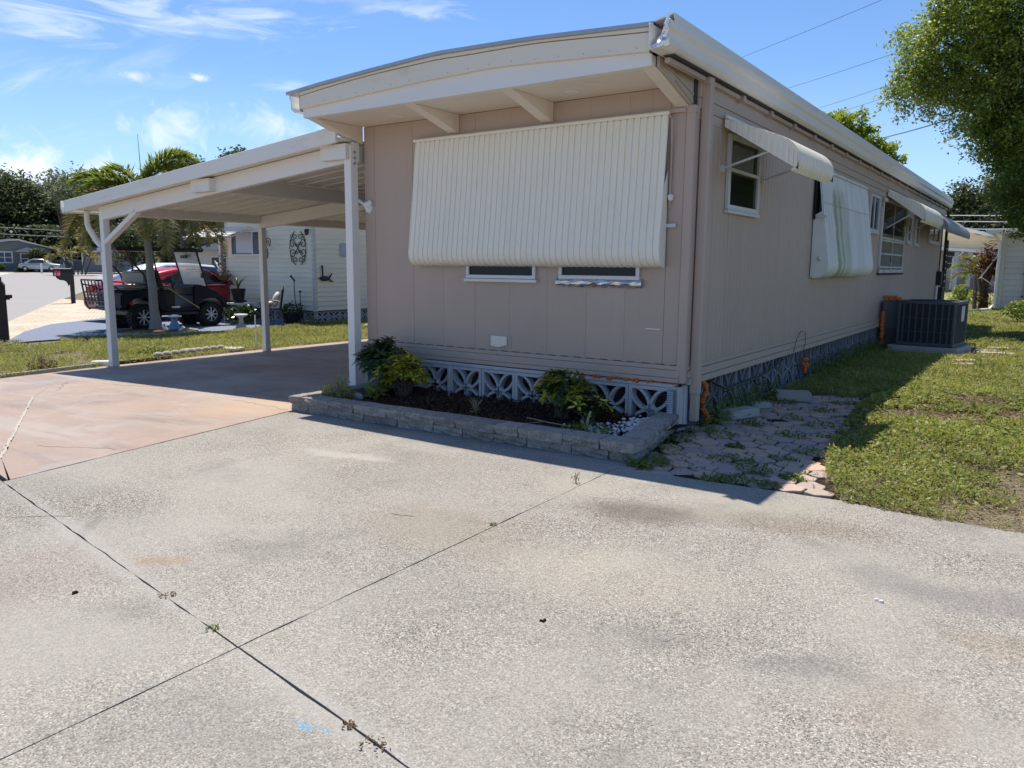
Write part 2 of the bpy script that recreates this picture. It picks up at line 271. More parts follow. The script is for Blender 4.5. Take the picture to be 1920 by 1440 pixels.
M['schef'] = leafmat('schefflera_leaves', [(.02, .05, .014), (.045, .085, .02), (.03, .065, .018)], .15, .28)
M['schefv'] = leafmat('variegated_schefflera_leaves', [(.72, .66, .07), (.36, .40, .055), (.84, .76, .16), (.10, .17, .03), (.62, .58, .08)], .3, .3)
M['grass'] = leafmat('lawn_grass', [(.15, .20, .03), (.21, .26, .045), (.28, .28, .08), (.36, .31, .14), (.17, .23, .035)], .4, .6)
M['weed'] = leafmat('lawn_weed_leaves', [(.12, .18, .025), (.20, .25, .04), (.27, .28, .06), (.15, .21, .035), (.33, .30, .10)], .35, .5)
M['shadeweed'] = leafmat('weed_leaves', [(.07, .12, .022), (.13, .19, .03), (.17, .21, .04)], .35, .5)
M['dryleaf'] = leafmat('dry_brown_leaves', [(.10, .06, .03), (.18, .12, .06), (.06, .035, .02)], .2, .8)
M['thatch'] = leafmat('straw_thatch', [(.30, .24, .14), (.42, .35, .22), (.22, .17, .10)], .1, .9)
M['tileaf'] = leafmat('red_brown_leaves', [(.10, .03, .015), (.20, .07, .03), (.08, .05, .02)], .25, .5)
M['carred'] = pm('red_car_paint', (.42, .012, .022), .22, .05, 1, spec=.7)
M['carmaroon'] = pm('maroon_bumper_paint', (.16, .008, .014), .25, .05, 1, spec=.6)
M['carwhite'] = pm('white_car_paint', (.72, .73, .75), .25, .03, 1, spec=.6)
M['carsilver'] = pm('silver_car_paint', (.42, .43, .45), .3, .05, 1, metal=.4)
M['chrome'] = pm('chrome', (.75, .75, .76), .12, .05, metal=1)
M['rubber'] = pm('tyre_rubber', (.012, .012, .012), .8, .3, 20, .3)
M['navy'] = pm('dark_navy_body', (.008, .009, .020), .38, .1, 1, spec=.3)
M['plastic'] = pm('black_plastic', (.012, .012, .013), .45, .2)
M['beige'] = pm('beige_vinyl', (.27, .235, .19), .5, .08, 3, .15, 90)
M['taillamp'] = pm('tail_lamp_red', (.35, .01, .015), .15, .05)
M['carglass'] = glassmat('car_glass', (.03, .045, .045), .03, .9)
M['screen'] = clearmat('windscreen_white_reflection', (.88, .9, .92), .5)  # half-opaque white stands in for the bright reflection on the cart screen
M['ivory'] = pm('ivory_vinyl_siding', (.90, .82, .64), .5, .05, 2, .04, 60, dirt=(.45, .4, .3), dlo=.58, dhi=.8, ov=.025)
M['offwhite'] = pm('off_white_siding', (.62, .60, .56), .5, .05, 2, ov=.025, dirt=(.42, .4, .36), dlo=.55, dhi=.8)
M['peach'] = pm('cream_gable_siding', (.80, .64, .38), .6, .05, 2, ov=.03)
M['greyhouse'] = pm('grey_house_siding', (.20, .205, .205), .7, .06, ov=.03)
M['shedgrey'] = pm('grey_shed_siding', (.17, .18, .20), .7, .06)
M['shingle'] = pm('pale_grey_shingles', (.42, .42, .43), .85, .15, 4, .3, 20)
M['iron'] = pm('wrought_iron', (.035, .028, .024), .5, .2)
M['wood'] = pm('dark_wood_post', (.030, .022, .018), .8, .3, 4, .5, 40, stretch=(4, 4, .5))
M['cushion'] = pm('white_patterned_cushion', (.68, .66, .58), .9, .2, 14)
M['terracotta'] = pm('brown_coir', (.24, .12, .05), .95, .3, 20, .9, 50)
M['bluegrey'] = pm('blue_glaze', (.16, .25, .36), .3, .5, 6)
M['hose'] = pm('green_hose', (.03, .16, .10), .4, .1)
M['pink'] = pm('pink_plastic', (.65, .09, .14), .5, .1)
M['yellow'] = pm('yellow_handle', (.45, .33, .10), .6, .2)
M['redtag'] = pm('red_tag', (.45, .05, .06), .6, .1)
M['tag_white'] = pm('white_digits', (.75, .75, .75), .6, .03)
# ---------------------------------------------------------------- helpers
COL = S.collection; OFF = {}
class MB:
    def __init__(s): s.v, s.f = [], []
    def add(s, vs, fs):
        b = len(s.v); s.v += [tuple(v) for v in vs]; s.f += [tuple(i+b for i in f) for f in fs]; return s
    def box(s, x0, x1, y0, y1, z0, z1):
        return s.add([(x0, y0, z0), (x1, y0, z0), (x1, y1, z0), (x0, y1, z0), (x0, y0, z1), (x1, y0, z1), (x1, y1, z1), (x0, y1, z1)],
                     [(3, 2, 1, 0), (4, 5, 6, 7), (0, 1, 5, 4), (1, 2, 6, 5), (2, 3, 7, 6), (3, 0, 4, 7)])
    def obox(s, o, u, v, n, a, b, c):
        o, u, v, n = map(Vector, (o, u, v, n)); P = [o+u*x+v*y+n*z for z in c for (x, y) in ((a[0], b[0]), (a[1], b[0]), (a[1], b[1]), (a[0], b[1]))]
        return s.add(P, [(3, 2, 1, 0), (4, 5, 6, 7), (0, 1, 5, 4), (1, 2, 6, 5), (2, 3, 7, 6), (3, 0, 4, 7)])
    def prism(s, poly, ax, a, b):
        n = len(poly)
        def P(p, t): return {'x': (t, p[0], p[1]), 'y': (p[0], t, p[1]), 'z': (p[0], p[1], t)}[ax]
        return s.add([P(p, a) for p in poly]+[P(p, b) for p in poly], [tuple(range(n))[::-1], tuple(range(n, 2*n))]+[(i, (i+1) % n, n+(i+1) % n, n+i) for i in range(n)])
    def tube(s, pts, r, n=8, caps=True):
        pts = [Vector(p) for p in pts]; rs = r if isinstance(r, (list, tuple)) else [r]*len(pts); rings = []; t0 = None
        for i, p in enumerate(pts):
            t = (pts[min(i+1, len(pts)-1)]-pts[max(i-1, 0)]).normalized()
            if t0 is None: a = t.orthogonal().normalized()
            else: a = (a-t*a.dot(t)).normalized() if (a-t*a.dot(t)).length > 1e-5 else t.orthogonal().normalized()
            t0 = t; b = t.cross(a); rings.append([p+(a*math.cos(q)+b*math.sin(q))*rs[i] for q in [2*math.pi*k/n for k in range(n)]])
        f = [(i*n+k, i*n+(k+1) % n, (i+1)*n+(k+1) % n, (i+1)*n+k) for i in range(len(pts)-1) for k in range(n)]
        if caps: f += [tuple(range(n))[::-1], tuple((len(pts)-1)*n+k for k in range(n))]
        return s.add([v for g in rings for v in g], f)
    def lathe(s, prof, c=(0, 0, 0), n=16, ax='z', caps=True):
        V = []
        for r, h in prof:
            for k in range(n):
                q = 2*math.pi*k/n; x, y = r*math.cos(q), r*math.sin(q)
                V.append({'z': (c[0]+x, c[1]+y, c[2]+h), 'x': (c[0]+h, c[1]+x, c[2]+y), 'y': (c[0]+x, c[1]+h, c[2]+y)}[ax])
        f = [(i*n+k, i*n+(k+1) % n, (i+1)*n+(k+1) % n, (i+1)*n+k) for i in range(len(prof)-1) for k in range(n)]
        return s.add(V, f+([tuple(range(n))[::-1], tuple((len(prof)-1)*n+k for k in range(n))] if caps else []))
    def bar(s, p0, p1, w, h, up=(0, 0, 1)):
        p0, p1 = Vector(p0), Vector(p1); t = p1-p0; L = t.length; t.normalize(); sd = t.cross(Vector(up)).normalized(); uu = sd.cross(t)
        return s.obox(p0, t, sd, uu, (0, L), (-w/2, w/2), (-h/2, h/2))
    def grid(s, rows):
        n = len(rows[0]); return s.add([p for r in rows for p in r], [(i*n+k, i*n+k+1, (i+1)*n+k+1, (i+1)*n+k) for i in range(len(rows)-1) for k in range(n-1)])
    def ball(s, c, r, nu=10, nv=7):
        if isinstance(r, (int, float)): r = (r, r, r)
        V = [(c[0]+r[0]*math.sin(math.pi*j/nv)*math.cos(2*math.pi*i/nu), c[1]+r[1]*math.sin(math.pi*j/nv)*math.sin(2*math.pi*i/nu), c[2]+r[2]*math.cos(math.pi*j/nv)) for j in range(nv+1) for i in range(nu)]
        return s.add(V, [(j*nu+i, j*nu+(i+1) % nu, (j+1)*nu+(i+1) % nu, (j+1)*nu+i) for j in range(nv) for i in range(nu)])
def tagp(o, label=None, cat=None, group=None, kind=None):
    for k, v in (('label', label), ('category', cat), ('group', group), ('kind', kind)):
        if v: o[k] = v
    return o
def link(name, me, mat, parent, off):
    o = bpy.data.objects.new(name, me); COL.objects.link(o)
    if mat and not me.materials: me.materials.append(mat)
    if parent: o.parent = parent
    OFF[o.name] = off; return o
def obj(name, mb, mat, parent=None, smooth=None, bevel=0., seg=1, fix=True, **tg):
    off = OFF.get(parent.name, Vector()) if parent else Vector()
    me = bpy.data.meshes.new(name); me.from_pydata([(x-off.x, y-off.y, z-off.z) for x, y, z in mb.v], [], mb.f)
    if fix or bevel:
        b = bmesh.new(); b.from_mesh(me); bmesh.ops.recalc_face_normals(b, faces=b.faces)
        if bevel:
            es = [e for e in b.edges if len(e.link_faces) == 2 and e.calc_face_angle(0) > .5]
            bmesh.ops.bevel(b, geom=es, offset=bevel, segments=seg, affect='EDGES', clamp_overlap=True)
        b.to_mesh(me); b.free()
    if smooth:
        me.polygons.foreach_set('use_smooth', [True]*len(me.polygons)); me.set_sharp_from_angle(angle=R(smooth))
    me.update(); return tagp(link(name, me, mat, parent, off), **tg)
def root(name, label, cat, loc=(0, 0, 0), rz=0., group=None, local=False):
    o = bpy.data.objects.new(name, None); COL.objects.link(o); o.location = loc; o.rotation_euler = (0, 0, rz); o.empty_display_size = .2
    OFF[o.name] = Vector() if (local or rz) else Vector(loc); return tagp(o, label, cat, group)
def cp(o, parent=None, loc=None, rot=None, scale=None, name=None):
    c = o.copy(); COL.objects.link(c)
    if parent: c.parent = parent
    if loc is not None: c.location = loc
    if rot is not None: c.rotation_euler = rot
    if scale is not None: c.scale = scale if not isinstance(scale, (int, float)) else (scale,)*3
    OFF[c.name] = OFF.get(o.name, Vector()); return c
def dup(o, loc, rz=0., label=None, scale=None):
    r = cp(o, None, loc, (0, 0, rz), scale)
    if label: r['label'] = label
    for ch in o.children:
        c = cp(ch, r)
        for g in ch.children: cp(g, c)
    return r
def quads(name, V, F, mat, parent=None, **tg):
    off = OFF.get(parent.name, Vector()) if parent else Vector(); V = np.asarray(V, dtype=np.float32)-np.array(off, dtype=np.float32); k = F.shape[1]
    me = bpy.data.meshes.new(name); me.vertices.add(len(V)); me.vertices.foreach_set('co', V.ravel())
    me.loops.add(F.size); me.loops.foreach_set('vertex_index', F.ravel().astype(np.int32)); me.polygons.add(len(F)); me.polygons.foreach_set('loop_start', np.arange(0, F.size, k, dtype=np.int32))
    me.update(calc_edges=True); me.validate(); return tagp(link(name, me, mat, parent, off), **tg)
def leaves(name, C, ln, mat, parent=None, wid=.5, up=.35, norm=None, lift=None, **tg):
    """rhombic leaves at C (n,3), length ln (n,), turned at random with a lean towards the sky"""
    n = len(C); a = RNG.normal(size=(n, 3)); a[:, 2] *= .7 if lift is None else lift; a /= np.linalg.norm(a, axis=1)[:, None]+1e-9
    nr = RNG.normal(size=(n, 3)); nr[:, 2] = np.abs(nr[:, 2])+up*2
    if norm is not None: nr = nr*.6+norm*1.2
    sd = np.cross(nr, a); sd /= np.linalg.norm(sd, axis=1)[:, None]+1e-9
    L = ln[:, None]; W = L*wid; V = np.stack([C-a*L*.5, C+sd*W*.5, C+a*L*.5, C-sd*W*.5], 1).reshape(-1, 3)
    return quads(name, V, np.arange(4*n).reshape(n, 4), mat, parent, **tg)
def inpoly(P, poly):
    x, y = P[:, 0], P[:, 1]; r = np.zeros(len(P), bool); n = len(poly)
    for i in range(n):
        (x1, y1), (x2, y2) = poly[i], poly[(i+1) % n]
        if y1 == y2: continue
        r ^= ((y1 > y) != (y2 > y)) & (x < (x2-x1)*(y-y1)/(y2-y1)+x1)
    return r
def vnoise(x, y, s, seed=0):
    x, y = np.asarray(x)*s, np.asarray(y)*s; xi, yi = np.floor(x).astype(int), np.floor(y).astype(int); fx, fy = x-xi, y-yi; fx, fy = fx*fx*(3-2*fx), fy*fy*(3-2*fy)
    def h(a, b): return (np.sin(a*127.1+b*311.7+seed*74.7)*43758.5453) % 1
    return (h(xi, yi)*(1-fx)+h(xi+1, yi)*fx)*(1-fy)+(h(xi, yi+1)*(1-fx)+h(xi+1, yi+1)*fx)*fy
def gz(x):
    x = np.asarray(x, float); return np.interp(-x, [6, 12, 45, 92], [0, -.18, -.18, .4])
def gzf(x): return float(gz(x))
# ---------------------------------------------------------------- ground, slabs, roads
xs = [-700, -300, -160, -92, -70, -45, -30, -20, -16, -12, -9, -6, -2, 6, 40, 200, 500]; ys = [-60, -10, 0, 3, 8, 14, 22, 35, 60, 120, 300, 900]
obj('ground', MB().grid([[(x, y, gzf(x)-.03) for y in ys] for x in xs]), M['ground'], fix=True, kind='structure')
def sheet(name, poly, mat, dz=0., parent=None, th=.08, sub=None, **tg):
    """a slab following the terrain: top polygon cut along the terrain's fold lines"""
    b = bmesh.new(); vs = [b.verts.new((x, y, 0)) for x, y in poly]; b.faces.new(vs)
    for c in (-6, -12, -45, -92):
        g = b.verts[:]+b.edges[:]+b.faces[:]; bmesh.ops.bisect_plane(b, geom=g, plane_co=(c, 0, 0), plane_no=(1, 0, 0))
    if th:
        r = bmesh.ops.extrude_face_region(b, geom=b.faces[:]); tv = {e for e in r['geom'] if isinstance(e, bmesh.types.BMVert)}
    for v in b.verts: v.co.z = gzf(v.co.x)+dz-(th if th and v not in tv else 0)
    bmesh.ops.recalc_face_normals(b, faces=b.faces); me = bpy.data.meshes.new(name); b.to_mesh(me); b.free()
    return tagp(link(name, me, mat, parent, Vector()), **tg)
def rough(p, q, n=24, amp=.004, seed=0):
    rr = random.Random(seed); out = []
    for i in range(n):
        t = i/n; k = rr.uniform(-amp, amp) if i else 0; dx, dy = q[0]-p[0], q[1]-p[1]; L = math.hypot(dx, dy); out.append((p[0]+dx*t-dy/L*k, p[1]+dy*t+dx/L*k))
    return out
drive = sheet('driveway', [(-9.6, -7), (10, -7), (10, 5.0), (-.1, 4.87), (-.9, 4.85), (-5.9, 4.80), (-5.42, 2.13), (-9.6, 2.75)], M['soil'], -.026, th=.05, kind='structure')
G = .0036
ja = lambda x: 1.63+(x+2.36)*(-.152)                     # long joint
jb = lambda y: -2.36-(y-1.63)*.022
def pan(pts): return sheet('concrete_slab', pts, M['aggregate'], 0, drive, .06)
pan(rough((-5.455, ja(-5.455)+G), (jb(1.63)-G, ja(-2.36)+G), 40, .004, 1)+rough((jb(1.63)-G, ja(-2.36)+G), (jb(4.78)-G, 4.97), 30, .003, 2)+rough((jb(4.78)-G, 4.97), (-5.955, 4.87), 20, .004, 3)+rough((-5.955, 4.87), (-5.455, ja(-5.455)+G), 20, .004, 4))
edge = [(-.97, 4.91), (-.72, 4.865), (-.45, 4.855), (-.03, 4.87), (.6, 4.92), (1.6, 4.98), (3.2, 4.9), (10, 4.95)]
pan(rough((jb(1.63)+G, ja(-2.36)+G), (10, ja(10)+G), 90, .004, 5)+edge[::-1]+rough((-.97, 4.91), (-2.3, 4.80), 14, .006, 6)+[(-2.3, 4.80), (-2.34, 4.97)]+rough((jb(4.78)+G, 4.97), (jb(1.63)+G, ja(-2.36)+G), 30, .003, 7))
pan([(-9.6, -7), (jb(-7)-G, -7)]+rough((jb(-7)-G, -7), (jb(1.63)-G, ja(-2.36)-G), 60, .003, 8)[1:]+rough((jb(1.63)-G, ja(-2.36)-G), (-9.6, ja(-9.6)-G), 60, .004, 9))
pan([(jb(-7)+G, -7), (10, -7), (10, ja(10)-G)]+rough((10, ja(10)-G), (jb(1.63)+G, ja(-2.36)-G), 90, .004, 10)[1:]+rough((jb(1.63)+G, ja(-2.36)-G), (jb(-7)+G, -7), 60, .003, 11))
red = sheet('carport_floor', [(-5.965, 4.84), (-5.47, 2.13), (-9.9, 2.82), (-11.62, 3.2), (-11.72, 4.6), (-11.95, 6.4), (-12.1, 9.2), (-12.1, 17), (-6.3, 17), (-6.3, 6.2), (-5.9, 6.2)], M['soil'], -.03, th=.05, kind='structure')
def rp(p): return sheet('stained_slab', p, M['redslab'], -.004, red, .05)
g = .005
rp([(-5.985, 4.83)]+rough((-5.985, 4.83), (-5.49, 2.16), 20, .005, 21)[1:]+[(-5.49, 2.16), (-6.12, 2.36+g)]+rough((-6.12, 2.36+g), (-9.36, 4.0), 24, .006, 22)[1:]+[(-9.36, 4.0), (-10.3, 4.62), (-10.3, 6.6-g), (-6.3, 6.68-g), (-6.3, 6.2), (-5.93, 6.2)])
rp([(-5.49, 2.145), (-9.9, 2.82), (-11.62, 3.2), (-11.72, 4.62), (-10.305, 4.622)]+rough((-9.363, 3.997), (-6.12, 2.34), 24, .006, 23))
rp([(-10.303, 4.626), (-11.72, 4.626), (-11.95, 6.4), (-12.0, 7.4), (-10.303, 7.4)])
rp([(-10.3+g, 6.6+g), (-6.3, 6.68+g), (-6.3, 11), (-10.3+g, 11)])
rp([(-10.31, 7.41), (-12.0, 7.41), (-12.1, 9.2), (-12.1, 11), (-10.31, 11)])
rp([(-12.1, 11.01), (-6.3, 11.01), (-6.3, 17), (-12.1, 17)])
sm = MB()
for a, b in zip(*[rough((-9.37, 3.993), (-6.12, 2.35), 60, .006, 24)[k:] for k in (0, 1)]): sm.obox((a[0], a[1], gzf(a[0])-.008), (b[0]-a[0], b[1]-a[1], gzf(b[0])-gzf(a[0])), Vector((-(b[1]-a[1]), b[0]-a[0], 0)).normalized(), (0, 0, 1), (-.03, 1.03), (-.012*random.uniform(.5, 1.4), .012*random.uniform(.5, 1.4)), (-.01, .008))
obj('joint_sealant', sm, M['concpad'], red)
cr = MB()
for a, b, n in [((-6.45, 2.72), (-5.75, 3.0), 9), ((-7.05, 4.98), (-6.05, 4.86), 12), ((-9.6, 5.0), (-8.9, 5.2), 8), ((-10.4, 4.85), (-9.7, 4.4), 8)]:
    pr = None
    for i in range(n+1):
        t = i/n; p = (a[0]+(b[0]-a[0])*t+random.uniform(-.03, .03), a[1]+(b[1]-a[1])*t+random.uniform(-.03, .03)); p = (*p, gzf(p[0])-.0035)
        if pr: cr.bar(pr, p, random.uniform(.0015, .004), .002)
        pr = p
obj('crack', cr, M['soil'], red)
cr = MB()
for a, b, n in [((-4.62, 1.83), (-4.40, 2.02), 7), ((-3.0, 3.1), (-2.86, 3.14), 5)]:
    pr = None
    for i in range(n+1):
        t = i/n; p = (a[0]+(b[0]-a[0])*t+random.uniform(-.008, .008), a[1]+(b[1]-a[1])*t+random.uniform(-.008, .008), .0005)
        if pr: cr.bar(pr, p, random.uniform(.001, .0025), .002)
        pr = p
obj('crack', cr, M['soil'], drive)
# neighbour's drive, paver apron, street
sheet('street', [(-16.5, 5.6), (-21.6, 8.75), (-35.7, 16.8), (-52, 26.6), (-66, 34), (-74, 44), (-84, 64), (-96, 64), (-92, 44), (-84, 33.5), (-60, 20.5), (-40, 8), (-20, -6)], M['asphalt'], -.012, th=0, kind='structure')
sheet('paver_apron', [(-16.4, 5.3), (-21.7, 8.6), (-35.8, 16.75), (-33, 16.6), (-28.2, 14.3), (-25.3, 13.6), (-22.5, 13.0), (-21.5, 10.4), (-18.5, 8.4), (-17.0, 7.1), (-16.3, 6.3)], M['tanpaver'], -.004, th=0, kind='structure')
sheet('neighbour_driveway', [(-16.75, 6.35), (-17.75, 7.25), (-19.3, 8.15), (-21.2, 9.6), (-23.6, 13.3), (-23.6, 20), (-15.9, 20), (-15.9, 12.9), (-16.4, 9.9), (-16.9, 8.9), (-16.9, 7.4)], M['bluedrive'], 0, th=0, kind='structure')
sheet('far_driveway', [(-47, 14.5), (-62, 22.5), (-86, 36), (-93, 33), (-70, 18), (-55, 8)], M['pale_conc'], -.004, th=0, kind='structure')
sheet('far_pavement', [(-66, 35.5), (-72, 44), (-74, 44), (-67, 34)], M['pale_conc'], .03, th=0, kind='structure')
sheet('rear_patio', [(-6.2, 39), (-2.1, 42), (-1.9, 50), (-6.2, 61)], M['pale_conc'], 0, th=.03, kind='structure')
# lawn verges across the street
for pl in ([(-75, 26.5), (-83, 32), (-90, 31), (-80, 24)], [(-58, 16.5), (-64, 20.6), (-74, 21), (-66, 16)]): sheet('verge', pl, M['ground'], .01, th=0, kind='structure')
# ---------------------------------------------------------------- the mobile home
HX0, HX1, HY0, HY1 = -6.40, -2.58, 6.30, 23.3
home = root('mobile_home', 'taupe mobile home with a bowed white roof edge and corrugated awnings', 'mobile home', (-4.49, 6.3, 0))
obj('wall', MB().box(HX0, HX1-.014, HY0+.014, HY1, .40, 2.96).box(HX0+.05, HX1-.1, HY0+.12, HY1-.05, -.05, .40), M['seam'], home)  # lower box coloured dark as the unlit hollow behind the pierced blocks
ex = [-6.40, -6.25, -5.69, -5.275, -4.86, -4.43, -3.99, -3.56, -3.17, -2.79, -2.655]
for a, b in zip(ex, ex[1:]):
    wd_ = .0025 if round(a, 3) in (-6.25, -5.69, -4.86, -2.79) else .0006; m = MB(); m.box(a+wd_, b-.0006, HY0, HY0+.012, .555, 2.884)
    obj('siding_panel', m, M['taupe'], home, bevel=.0008)
for z0, z1, d in [(.515, .553, .012), (.445, .513, .022), (.405, .443, .030)]:
    obj('base_trim', MB().box(HX0, -2.62, HY0-d, HY0+.012, z0, z1), M['taupe_trim'], home, bevel=.004)
nl = MB(); x = HX0+.05
while x < -2.7:
    nl.box(x, x+.085, HY0-.0035, HY0+.002, .556, .561); x += .14
obj('lap_shadow', nl, M['seam'], home, kind='stuff')  # dark dashes painted as the shadow under the siding lap
obj('corner_trim', MB().box(-2.652, -2.572, HY0-.014, HY0+.06, .40, 2.70), M['taupe_trim'], home, bevel=.008)
obj('corner_trim', MB().box(-2.655, -2.565, HY0-.02, HY0+.07, 2.66, 2.72), M['taupe_trim'], home, bevel=.004)
sc_ = MB()
for x in ex[1:-1]:
    for z in np.arange(.62, 2.8, .42): sc_.ball((x+.012, HY0-.001, z+random.uniform(-.02, .02)), (.005, .003, .005), 6, 4)
obj('screw_head', sc_, M['taupe_trim'], home, kind='stuff')
# side siding: ribbed panels 0.41 m wide sharing one mesh
sp = MB(); W = .412; st = [(0, 0)]
for k in range(4): b = k*W/4; st += [(b+.012, 0), (b+.017, -.0055), (b+.025, -.0055), (b+.030, 0)]
st += [(W, 0)]
sp.grid([[(-.0+d, y, z) for (y, d) in st] for z in (.555, 2.62)])
side0 = obj('ribbed_panel', sp, M['taupe'], home, fix=False); y = HY0+.07; i = 0; side0.location = (HX1-home.location.x, y-0-home.location.y, 0)
OFF[side0.name] = Vector()
sme = side0.data
for v in sme.vertices: v.co.x += home.location.x; v.co.y += home.location.y
while True:
    i += 1; y += W+.001
    if y+W > HY1: break
    cp(side0, home, (HX1-home.location.x, y-home.location.y, 0))
for z0, z1, d in [(.515, .555, .010), (.445, .512, .022), (.385, .442, .034)]:
    obj('base_trim', MB().box(HX1-.012, HX1+d, HY0+.06, HY1, z0, z1), M['taupe_trim'], home, bevel=.004)
for z0, z1, d in [(2.615, 2.70, .006), (2.70, 2.79, .014), (2.79, 2.96, .022)]:
    obj('upper_lap', MB().box(HX1-.012, HX1+d, HY0+.06, HY1, z0+.002, z1), M['taupe_trim'], home, bevel=.003)
obj('overhang_side', MB().prism([(5.64, 2.97), (5.64, 2.89), (6.36, 2.69), (6.36, 2.97)], 'x', -2.63, -2.605), M['taupe_trim'], home, bevel=.003)
for k in range(2): obj('overhang_lap', MB().prism([(5.66+k*.28, 2.945-k*.1), (5.66+k*.28, 2.935-k*.1), (6.3, 2.80-k*.07), (6.3, 2.815-k*.07)], 'x', -2.606, -2.595), M['taupe_trim'], home)
# roof: bowed sheet, fascia boards, beam, soffit, brackets
def roofz(x): return float(np.interp(x, [-6.72, -6.2, -5.49, -4.7, -3.69, -2.61], [3.145, 3.185, 3.225, 3.262, 3.235, 3.175]))
XS = np.linspace(-6.70, -2.60, 25)
obj('roof', MB().prism([(x, roofz(x)) for x in XS]+[(x, roofz(x)-.028) for x in XS[::-1]], 'y', 5.50, HY1+.1), M['roofmetal'], home, smooth=30)
XF = np.linspace(-6.53, -2.64, 25); bz = lambda x: float(np.interp(x, [-6.53, -4.94, -4.04, -2.64], [2.975, 3.045, 3.060, 2.985]))
sp_ = lambda x: roofz(x)-.055+.006*math.sin(x*3.1)
for nm, hi, lo, y0 in [('fascia_board', lambda x: roofz(x)-.028, lambda x: sp_(x)+.004, 5.528), ('fascia_board', lambda x: sp_(x)-.003, lambda x: bz(x)-.004, 5.538)]:
    obj(nm, MB().prism([(x, hi(x)) for x in XF]+[(x, lo(x)) for x in XF[::-1]], 'y', y0, 5.572), M['cream'], home, bevel=.002)
obj('roof_beam', MB().prism([(x, bz(x)) for x in XF]+[(x, 2.885) for x in XF[::-1]], 'y', 5.574, 5.66), M['white2'], home, bevel=.003)
nb = MB()
for x in np.linspace(-6.4, -2.75, 17): nb.ball((x, 5.537, bz(x)+.025), .005, 6, 4)
obj('nail_head', nb, M['roofmetal'], home, kind='stuff')
obj('soffit', MB().box(-6.52, -2.65, 5.66, 6.30, 2.888, 2.905), M['soffit'], home)
obj('roof_deck', MB().prism([(x, roofz(x)-.03) for x in XF]+[(-2.64, 2.965), (-6.5, 2.965)], 'y', 5.575, HY1), M['seam'], home)
for a in (-6.52, -5.17, -4.06, -2.742):
    obj('bracket', MB().prism([(5.61, 2.887), (6.297, 2.887), (6.297, 2.705)], 'x', a, a+.112), M['soffit'], home, bevel=.003)
for x, y in ((-5.63, 6.02), (-3.58, 6.0)):
    obj('soffit_light', MB().lathe([(.07, 0), (.075, -.006), (.05, -.010)], (x, y, 2.888), 20), M['white'], home, smooth=40)
# gutters
def gut(x0, s): return [(x0, 3.135), (x0, 2.955), (x0+s*.10, 2.955), (x0+s*.145, 2.995), (x0+s*.145, 3.075), (x0+s*.165, 3.095), (x0+s*.165, 3.14), (x0+s*.14, 3.14), (x0+s*.14, 3.10), (x0+s*.12, 3.0), (x0+s*.012, 2.975), (x0+s*.012, 3.135)]
obj('gutter', MB().prism([(x, z) for x, z in gut(-2.59, 1)], 'y', 5.40, HY1+.12), M['gutter'], home, bevel=.002)
obj('gutter', MB().prism([(x, z+.03) for x, z in gut(-6.70, -1)], 'y', 5.68, HY1), M['white'], home)
obj('roof_edge_flashing', MB().prism([(-2.62, 3.18), (-2.45, 3.215), (-2.435, 3.145), (-2.44, 3.14), (-2.455, 3.205), (-2.62, 3.17)], 'y', 5.52, HY1+.1), M['gutter'], home)
fo = MB(); rows = []
for j in range(9):
    t = j/8; rows.append([(-2.60+.17*k/8+random.uniform(-.012, .012), 5.40-.01+.20*t*(1-k/8)+random.uniform(-.012, .012), 2.965+(.05+.20*k/8)*t+random.uniform(-.010, .010)) for k in range(9)])
obj('gutter_end_foil', fo.grid(rows), M['foil'], home, fix=False)
obj('torn_flashing', MB().prism([(5.50, 3.17), (5.62, 3.15), (5.60, 3.0), (5.53, 2.96), (5.51, 3.05)], 'x', -2.638, -2.60), M['seam'], home)
obj('eave_channel', MB().box(-2.56, -2.47, 5.6, HY1, 2.944, 2.952), M['seam'], home)
y = 5.62
while y < HY1-.8:
    obj('eave_strip', MB().box(-2.556, -2.515, y, y+.72, 2.905, 2.938), M['taupe_trim'], home); obj('eave_block', MB().box(-2.556, -2.49, y+.75, y+.81, 2.89, 2.943), M['taupe_trim'], home); y += .84
# downspout at the front right corner
obj('downspout', MB().box(-2.57, -2.485, 6.40, 6.475, .30, 2.955), M['taupe_trim'], home, bevel=.008)
obj('downspout', MB().box(-2.562, -2.493, 6.405, 6.47, .06, .30), M['taupe_trim'], home, bevel=.006, label='lower rusted piece of the corner downspout')
hs = MB(); hs.tube([(-2.665, 6.225, .02+.01*i) for i in range(34)], [.030+.004*(i % 2) for i in range(34)], 10)
obj('flexible_conduit', hs, M['steel'], home)
obj('flexible_conduit', MB().tube([(-2.60, 6.235, .0), (-2.60, 6.235, .36)], .016, 8), M['steel'], home)
# outlet plate with bare patch, scratches
obj('outlet_patch', MB().box(-4.685, -4.40, HY0-.003, HY0+.002, .585, .725), pm('bare_patch', (.42, .36, .31), .7, .25, 30), home)
obj('outlet_cover', MB().prism([(-4.645, .705), (-4.45, .705), (-4.45, .615), (-4.55, .59), (-4.645, .60)], 'y', HY0-.022, HY0-.003), M['cream'], home, bevel=.004)
obj('scrape', MB().box(-2.96, -2.82, HY0-.002, HY0+.001, .858, .866), M['white'], home)
